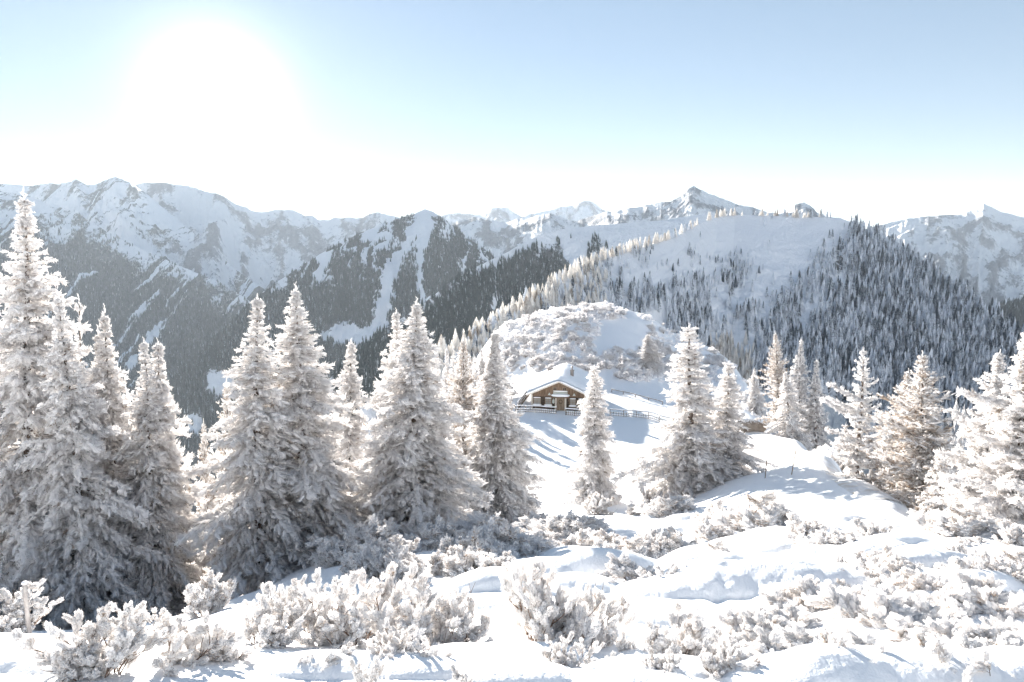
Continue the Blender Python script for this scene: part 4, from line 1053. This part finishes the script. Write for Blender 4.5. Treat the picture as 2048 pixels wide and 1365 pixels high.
def hut():
    root = bpy.data.objects.new('wooden_hut', None); col.objects.link(root); root.location = (HX, HY, HZ); root.rotation_euler = (0, 0, HR); root.scale = (1.08, 1.08, 1.10)
    tag(root, 'brown wooden alpine hut with a thick snow roof, behind a low snowy fence', 'hut')
    w, dp, e, ap = 4.05, 13.0, 2.45, 4.25
    def add(nm, b, m, p=root, smooth=False):
        return link(nm, b.mesh(nm, smooth), m, p)
    b = MB()                                    # log walls with courses
    n = 9
    for i in range(n):
        z = i * e / n + e / n / 2 - .25
        b.box((0, dp / 2 + .02 * (i % 2), z), (2 * w - .004 * i, dp - .1, e / n * .93))
    b.box((0, dp / 2, (e - .25) / 2 - .1), (2 * w - .12, dp - .25, e))
    add('wall', b, M_LOG)
    b = MB()                                    # gable of upright boards
    nb = 44
    for i in range(nb):
        x0 = -w + 2 * w * i / nb; x1 = x0 + 2 * w / nb * .9; xm = (x0 + x1) / 2
        zt = e - .05 + (ap - e) * (1 - abs(xm) / w); zb = 2.12 - (.03 if i % 2 else 0)
        b.slab([(x0, -.10 - .02 * (i % 2), zb), (x1, -.10 - .02 * (i % 2), zb), (x1, -.03, zb), (x0, -.03, zb)],
               [(x0, -.10 - .02 * (i % 2), zt), (x1, -.10 - .02 * (i % 2), zt), (x1, -.03, zt), (x0, -.03, zt)])
    b.slab([(-w + .1, .0, 2.0), (w - .1, .0, 2.0), (w - .1, dp - .1, 2.0), (-w + .1, dp - .1, 2.0)], [(-.3, .0, ap - .2), (.3, .0, ap - .2), (.3, dp - .1, ap - .2), (-.3, dp - .1, ap - .2)])
    add('gable_boards', b, M_BOARD)
    # roof: two boarded planes with verge boards, and the snow on it
    b = MB(); ov = .75; fr = -.5; k = (ap - e) / w
    def plane(s, z0, th, ext, f, bk):
        xe = s * (w + ext); ze = e - k * ext + z0; za = ap + z0
        A = [(0, f, za), (xe, f, ze), (xe, bk, ze), (0, bk, za)]
        return A, [(x, y, z + th) for x, y, z in A]
    for s in (-1, 1): b.slab(*plane(s, .06, .14, ov, fr, dp + .5))
    roof = add('roof', b, M_BOARD)
    b = MB()
    for s in (-1, 1): b.slab([(0, fr - .06, ap - .02), (s * (w + ov), fr - .06, e - k * ov - .02), (s * (w + ov), fr - .01, e - k * ov - .02), (0, fr - .01, ap - .02)],
                             [(0, fr - .06, ap + .22), (s * (w + ov), fr - .06, e - k * ov + .22), (s * (w + ov), fr - .01, e - k * ov + .22), (0, fr - .01, ap + .22)])
    add('verge_board', b, M_TRIM, roof)
    # snow blanket: rounded grid
    nx, ny = 60, 50; X = np.linspace(-w - ov - .12, w + ov + .12, nx); Y = np.linspace(fr - .15, dp + .6, ny); XX, YY = np.meshgrid(X, Y, indexing='ij')
    edge = np.minimum(np.minimum(XX - X[0], X[-1] - XX), np.minimum(YY - Y[0], Y[-1] - YY))
    top = ap - k * np.sqrt(XX ** 2 + .35) + k * .55 + .24 + .5 * np.clip(edge / .35, 0, 1) ** .5 * np.clip(.45 + (YY + .6) / 3, 0, 1) * (.85 + .3 * fbm(XX / 2.2, YY / 2.2, 55, 3))
    bot = ap - k * abs(XX) + .19
    V = np.concatenate([np.stack([XX, YY, top], -1).reshape(-1, 3), np.stack([XX, YY, bot], -1).reshape(-1, 3)]); q = grid_quads(nx, ny); N_ = nx * ny
    ring = [i * ny for i in range(nx)] + [(nx - 1) * ny + j for j in range(1, ny)] + [i * ny + ny - 1 for i in range(nx - 2, -1, -1)] + [j for j in range(ny - 2, 0, -1)]
    side = [(ring[i], ring[(i + 1) % len(ring)], ring[(i + 1) % len(ring)] + N_, ring[i] + N_) for i in range(len(ring))]
    link('roof_snow', mesh_np('roof_snow', V, quads=np.vstack([q, q[:, ::-1] + N_, np.array(side)]), smooth=True), M_SNOW, roof)
    b = MB(); b.box((1.6, 4.5, ap - k * 1.6 + .95), (.5, .5, 1.5)); b.box((1.6, 4.5, ap - k * 1.6 + 1.72), (.66, .66, .08)); ch = add('chimney', b, M_METAL, roof)
    b = MB(); b.tube([(1.6, 4.5, ap - k * 1.6 + 1.76), (1.6, 4.5, ap - k * 1.6 + 2.2)], .11, 8); b.tube([(1.6, 4.5, ap - k * 1.6 + 2.2), (1.6, 4.5, ap - k * 1.6 + 2.42)], [.22, .02], 8); add('roof', b, M_METAL, roof)
    bpy.data.objects[ [o.name for o in roof.children][-1] ].name = 'chimney_cowl'
    b = MB(); b.box((-2.2, dp - 2.0, ap - k * 2.2 + .95), (1.3, .7, .45)); add('roof_hatch', b, M_METAL, roof)
    # windows
    def window(x, z, ww, hh, pane, sillsnow=True):
        b = MB(); t = .09
        b.box((x - ww / 2, -.13, z), (t, .12, hh + t)); b.box((x + ww / 2, -.13, z), (t, .12, hh + t)); b.box((x, -.13, z + hh / 2), (ww - t, .12, t)); b.box((x, -.13, z - hh / 2), (ww - t, .12, t))
        b.box((x, -.125, z), (.05, .08, hh - t)); b.box((x, -.128, z + .02), (ww - t, .07, .05))
        f = add('window', b, M_DOOR)
        b = MB(); b.box((x, -.10, z), (ww - .02, .05, hh - .02)); add('pane', b, pane, f)
        if sillsnow:
            b = MB(); b.box((x, -.24, z - hh / 2 - .09), (ww + .28, .26, .08)); add('sill', b, M_TRIM, f)
            sn = blob((x, -.25, z - hh / 2), ((ww + .3) / 2, .16, .12)); link('sill_snow', sn, M_SNOW, f)
            sn = blob((x, -.17, z + hh / 2 + .09), ((ww + .1) / 2, .10, .07)); link('lintel_snow', sn, M_SNOW, f)
    def blob(c, s):
        V, T = ICO[2]; return mesh_np('snow', np.sign(V) * abs(V) ** .7 * np.array(s) + np.array(c), T)
    PXM = .08
    for x, z, ww, hh, pm in ((-3.3, 1.28, 1.05, .95, M_GLASS), (-1.62, 1.26, .9, .95, M_GLASS), (2.05, 1.26, .85, .95, M_GLASS), (3.3, 1.26, .8, .95, M_GLASS)): window(x, z, ww, hh, pm)
    for x in (-.62, .82): window(x, 3.22, .55, .48, M_DARK, False)
    b = MB(); b.box((.25, -.14, .93), (1.1, .10, 2.05))
    for i in range(5): b.box((-.2 + i * .22, -.20, .93), (.16, .04, 1.8))
    d = add('door', b, M_DOOR)
    b = MB()
    for s in (-1, 1): b.box((.25 + s * .72, -.19, .95), (.26, .2, 2.2))
    b.box((.25, -.19, 2.02), (1.18, .19, .16)); add('door_frame', b, M_TRIM, d)
    b = MB(); an = np.linspace(0, 2 * np.pi, 17); b.tube([(.25 + .26 * math.cos(a), -.27, 1.35 + .26 * math.sin(a)) for a in an], .05, 6, False); add('wreath', b, M_LOG, d)
    b = MB(); b.tube([(.62, -.22, .9), (.62, -.30, .9), (.55, -.30, .9)], .02, 6); add('handle', b, M_METAL, d)
    b = MB(); b.slab([(-1.05, -1.0, 2.02), (1.55, -1.0, 2.02), (1.55, -.12, 2.2), (-1.05, -.12, 2.2)], [(-1.05, -1.0, 2.12), (1.55, -1.0, 2.12), (1.55, -.12, 2.3), (-1.05, -.12, 2.3)])
    for x in (-.95, 1.45): b.tube([(x, -.9, 2.0), (x, -.12, 1.4)], .05, 5)
    pr = add('porch_roof', b, M_BOARD); link('porch_snow', blob((.25, -.58, 2.36), (1.42, .55, .2)), M_SNOW, pr)
    b = MB(); b.box((.2, -.17, 2.62), (2.15, .06, .4)); sp = add('sign_panel', b, M_SIGN)
    b = MB(); b.box((.2, -.19, 2.84), (2.3, .14, .06)); b.box((.2, -.19, 2.40), (2.3, .12, .06)); add('sign_frame', b, M_LOG, sp); link('sign_snow', blob((.2, -.2, 2.89), (1.15, .1, .08)), M_SNOW, sp)
    b = MB(); b.tube([(-.82, -.32, 1.05), (-.82, -.32, 1.15), (-.82, -.32, 1.55), (-.82, -.32, 1.75)], [.05, .17, .17, .04], 8); b.tube([(-.82, -.1, 1.8), (-.82, -.32, 1.8)], .03, 5); add('lantern', b, M_PALE)
    for x in (-1.45, 2.25):
        b = MB(); b.slab([(x - .22, -.3, 2.28), (x + .22, -.3, 2.28), (x + .22, -.12, 2.28), (x - .22, -.12, 2.28)], [(x - .02, -.3, 2.62), (x + .02, -.3, 2.62), (x + .02, -.12, 2.62), (x - .02, -.12, 2.62)]); add('ornament', b, M_PALE)
    for x in (-w - .02, w + .02):
        b = MB(); b.tube([(x, -.12, -.3), (x, -.12, 2.3)], .13, 7); add('corner_post', b, M_TRIM)
hut()

def fence(label, pts, h, rails=(.95, .55, .2), step=1.6, baluster=0.0, name='rail_fence', cat='fence', snow=.085, rr=.05, post_h=1.08):
    """pts: (x, y) line on the ground"""
    P = np.array(pts, float); seg = np.hypot(*np.diff(P, axis=0).T); s = np.concatenate([[0], np.cumsum(seg)]); Lg = s[-1]
    at = lambda t: (float(np.interp(t, s, P[:, 0])), float(np.interp(t, s, P[:, 1])))
    gz = lambda x, y: float(terrain_smooth(x, y)[0])
    x0, y0 = at(0); z0 = gz(x0, y0); root = bpy.data.objects.new(name, None); col.objects.link(root); root.location = (x0, y0, z0); tag(root, label, cat)
    n = max(2, int(Lg / step) + 1)
    T = np.linspace(0, Lg, n); rr_ = np.random.default_rng(int(Lg * 100))
    for t in T:
        x, y = at(t); z = gz(x, y); j = rr_.uniform(-.05, .05)
        b = MB(); b.tube([(x - x0, y - y0, z - z0 - .3), (x - x0 + j, y - y0, z - z0 + h * post_h)], .065, 7); po = link('post', b.mesh('post', True), M_POST, root)
        V, Tt = ICO[1]; link('snow_cap', mesh_np('snow_cap', V * np.array((.12, .12, .09)) + np.array((x - x0 + j, y - y0, z - z0 + h * post_h + .03)), Tt), M_SNOW, po)
    TT = np.linspace(0, Lg, n * 3)
    for f in rails:
        b = MB(); pp = []
        for t in TT:
            x, y = at(t); pp.append((x - x0, y - y0 - .08, gz(x, y) - z0 + h * f + .02 * math.sin(t * 2)))
        b.tube(pp, rr, 6); r_ = link('rail', b.mesh('rail', True), M_POST, root)
        b = MB(); b.tube([(a, c, z + rr * .9 + snow * .5) for a, c, z in pp], [snow * rr_.uniform(.8, 1.2) for _ in pp], 6); link('rail_snow', b.mesh('rail_snow', True), M_SNOW, r_)
    if baluster:
        m = int(Lg / baluster); b = MB()
        for i in range(m):
            x, y = at(i * baluster + .1); z = gz(x, y)
            b.box((x - x0, y - y0 - .14, z - z0 + h * .38), (.07, .04, h * .62))
        link('pickets', b.mesh('pickets'), M_POST, root)
def hp(px, Y):
    a, _ = ray(px, 900); return (float(a) * Y, Y)
fence('snowy picket rail fence in front of the hut, left of the door', [hp(1031, 110.0), hp(1070, 109.6), hp(1111, 108.6)], 1.0, (1.0, .5, .12), 1.5, .32)
fence('short snowy picket rail fence in front of the hut, right of the door', [hp(1131, 107.6), hp(1170, 107.0), hp(1182, 107.2)], 1.0, (1.0, .5, .12), 1.3, .32)
fence('long snowy picket rail fence between the slim spruce and the joined spruces', [hp(1219, 107.6), hp(1262, 106.8), hp(1300, 105.0), hp(1338, 102.0)], 1.0, (1.0, .5, .12), 1.9, .40)
fence('dark single-rail fence sagging down the slope right of the hut', [hp(1221, 126.0), hp(1245, 124.0), hp(1275, 121.5), hp(1322, 118.5)], .55, (.95,), 2.6, name='pole_fence', rr=.09, snow=.02)
fence('brown stake fence climbing along the left side of the hut', [hp(1035, 111), hp(1045, 116), hp(1056, 121.5), hp(1062, 126)], 1.25, (.7, .35), .55, name='stake_fence', rr=.06)

# ------------------------------------------------------------------ road, bank, posts, rope
def road():
    pts = [ground_hit(px, py) for px, py in ((1420, 862), (1462, 858), (1500, 862), (1540, 874), (1585, 893), (1630, 915), (1672, 938), (1712, 962), (1752, 986), (1790, 1008))]
    P = np.array(pts)[:, :2]; t = np.linspace(0, len(P) - 1, 90); X = np.interp(t, range(len(P)), P[:, 0]); Y = np.interp(t, range(len(P)), P[:, 1])
    k = np.ones(9) / 9; Xs = np.convolve(np.pad(X, 4, 'edge'), k, 'valid'); Ys = np.convolve(np.pad(Y, 4, 'edge'), k, 'valid')
    tx, ty = np.gradient(Xs), np.gradient(Ys); L = np.hypot(tx, ty); nx, ny = -ty / L, tx / L
    o = np.linspace(-1.3, 1.3, 15); XX = Xs[:, None] + nx[:, None] * o; YY = Ys[:, None] + ny[:, None] * o
    ZZ = terrain_smooth(XX, YY) + mounds_z(XX, YY) + .07 - .11 * (abs(o) / 1.3) ** 6 - .05 * np.exp(-((abs(o) - .65) / .18) ** 2)
    m, n, l, out = new_mat('trodden_snow'); g, v = pos_vec(n, l); f = nnoise(n, l, v, .9, 5, .6)
    p = n.new('ShaderNodeBsdfPrincipled'); l.new(nmix(n, l, nramp(n, l, f, .42, .7), (0.80, 0.80, 0.81), (0.64, 0.58, 0.51)), p.inputs['Base Color']); p.inputs['Roughness'].default_value = .8
    l.new(bump(n, l, nnoise(n, l, v, 9, 4, .6), .6, .06), p.inputs['Normal']); l.new(p.outputs[0], out.inputs[0])
    ob = link('road', mesh_np('road', np.stack([XX, YY, ZZ], -1).reshape(-1, 3), quads=grid_quads(90, 15)), m); tag(ob, kind='structure')
road()

def bank():
    x, y, z = ground_hit(1496, 866); V, T = ICO[3]; V = V.copy()
    n = fbm(V[:, 0] * 2 + 5, V[:, 2] * 3 + V[:, 1] * 2, 61, 4); V = V * (.8 + .45 * n)[:, None] * np.array((2.3, 1.1, 1.25))
    m = mat_wood('bare_earth', (0.16, 0.13, 0.105), (0.30, 0.26, 0.22), (1, 1, 1), 1.6, 0.12)
    o = link('earth_bank', mesh_np('earth_bank', V, T), m, None, (x, y + .8, z + .1)); tag(o, 'brown bare earth bank at the road bend beside the joined spruces', 'earth bank')
bank()

def post(name, label, cat, px, py, h, r, mat=None, cap=True, pos=None, lean=0.0):
    x, y, z = pos or ground_hit(px, py); root = bpy.data.objects.new(name, None); col.objects.link(root); root.location = (x, y, z); tag(root, label, cat)
    b = MB(); zs = np.linspace(-.3, h, 8); b.tube([(lean * zz + .006 * math.sin(zz * 9), 0, zz) for zz in zs], r, 9); link('pole', b.mesh('pole', True), mat or M_POST, root)
    if cap:
        V, T = ICO[2]; link('snow_cap', mesh_np('snow_cap', V * np.array((r * 1.35, r * 1.35, r * .9)) + np.array((lean * h, 0, h + r * .4)), T), M_SNOW, root)
zt = W(49, 1168, 11.0); M_GREYPOST = mat_wood('grey_post_wood', (0.30, 0.27, 0.26), (0.45, 0.42, 0.40), (1, 1, 1), 8, 0.3)
post('wooden_post', 'round grey wooden post topped with snow at the lower left edge', 'post', 0, 0, 1.6, .036, mat=M_GREYPOST, pos=(zt[0], zt[1], zt[2] - 1.6))
post('marker_pole', 'frosted marker pole on top of the knoll', 'pole', 1253, 614, 2.0, .14, mat=M_BUSHFAR)
post('marker_stake', 'thin stake leaning in the white meadow right of the joined spruces', 'stake', 1583, 952, 1.9, .035, cap=False, lean=.12)
post('marker_stake', 'thin stake by the groomed road on the meadow rim', 'stake', 1675, 912, 1.4, .03, cap=False)
post('marker_stake', 'thin stake nearest the joined spruces on the meadow', 'stake', 1530, 958, 1.4, .03, cap=False, lean=.05)
def rope():
    A = ground_hit(1078, 952); B = ground_hit(1160, 992); b = MB()
    P = [(A[0] + (B[0] - A[0]) * t, A[1] + (B[1] - A[1]) * t) for t in np.linspace(0, 1, 30)]
    b.tube([(x, y, float(terrain_smooth(x, y)[0]) + .12 + .1 * math.sin(i * .7)) for i, (x, y) in enumerate(P)], .03, 5)
    o = link('rope', b.mesh('rope', True), M_POST); tag(o, 'thin dark rope lying across the snow below the hut', 'rope')
rope()
# ------------------------------------------------------------------ haze
def haze():
    x0, x1, y0, y1, z0, z1 = -15000, 15000, -3000, 14500, -1320.0, 720.0
    b = MB(); b.box(((x0 + x1) / 2, (y0 + y1) / 2, (z0 + z1) / 2), (x1 - x0, y1 - y0, z1 - z0))
    m, n, l, out = new_mat('haze')
    p = n.new('ShaderNodeVolumePrincipled'); p.inputs['Density'].default_value = HAZE_DENS; p.inputs['Color'].default_value = (0.80, 0.90, 1.0, 1)
    p.inputs['Anisotropy'].default_value = 0.1
    l.new(p.outputs[0], out.inputs['Volume'])
    o = link('haze', b.mesh('haze'), m); tag(o, kind='stuff')
HAZE_DENS = 3.2e-5
haze()
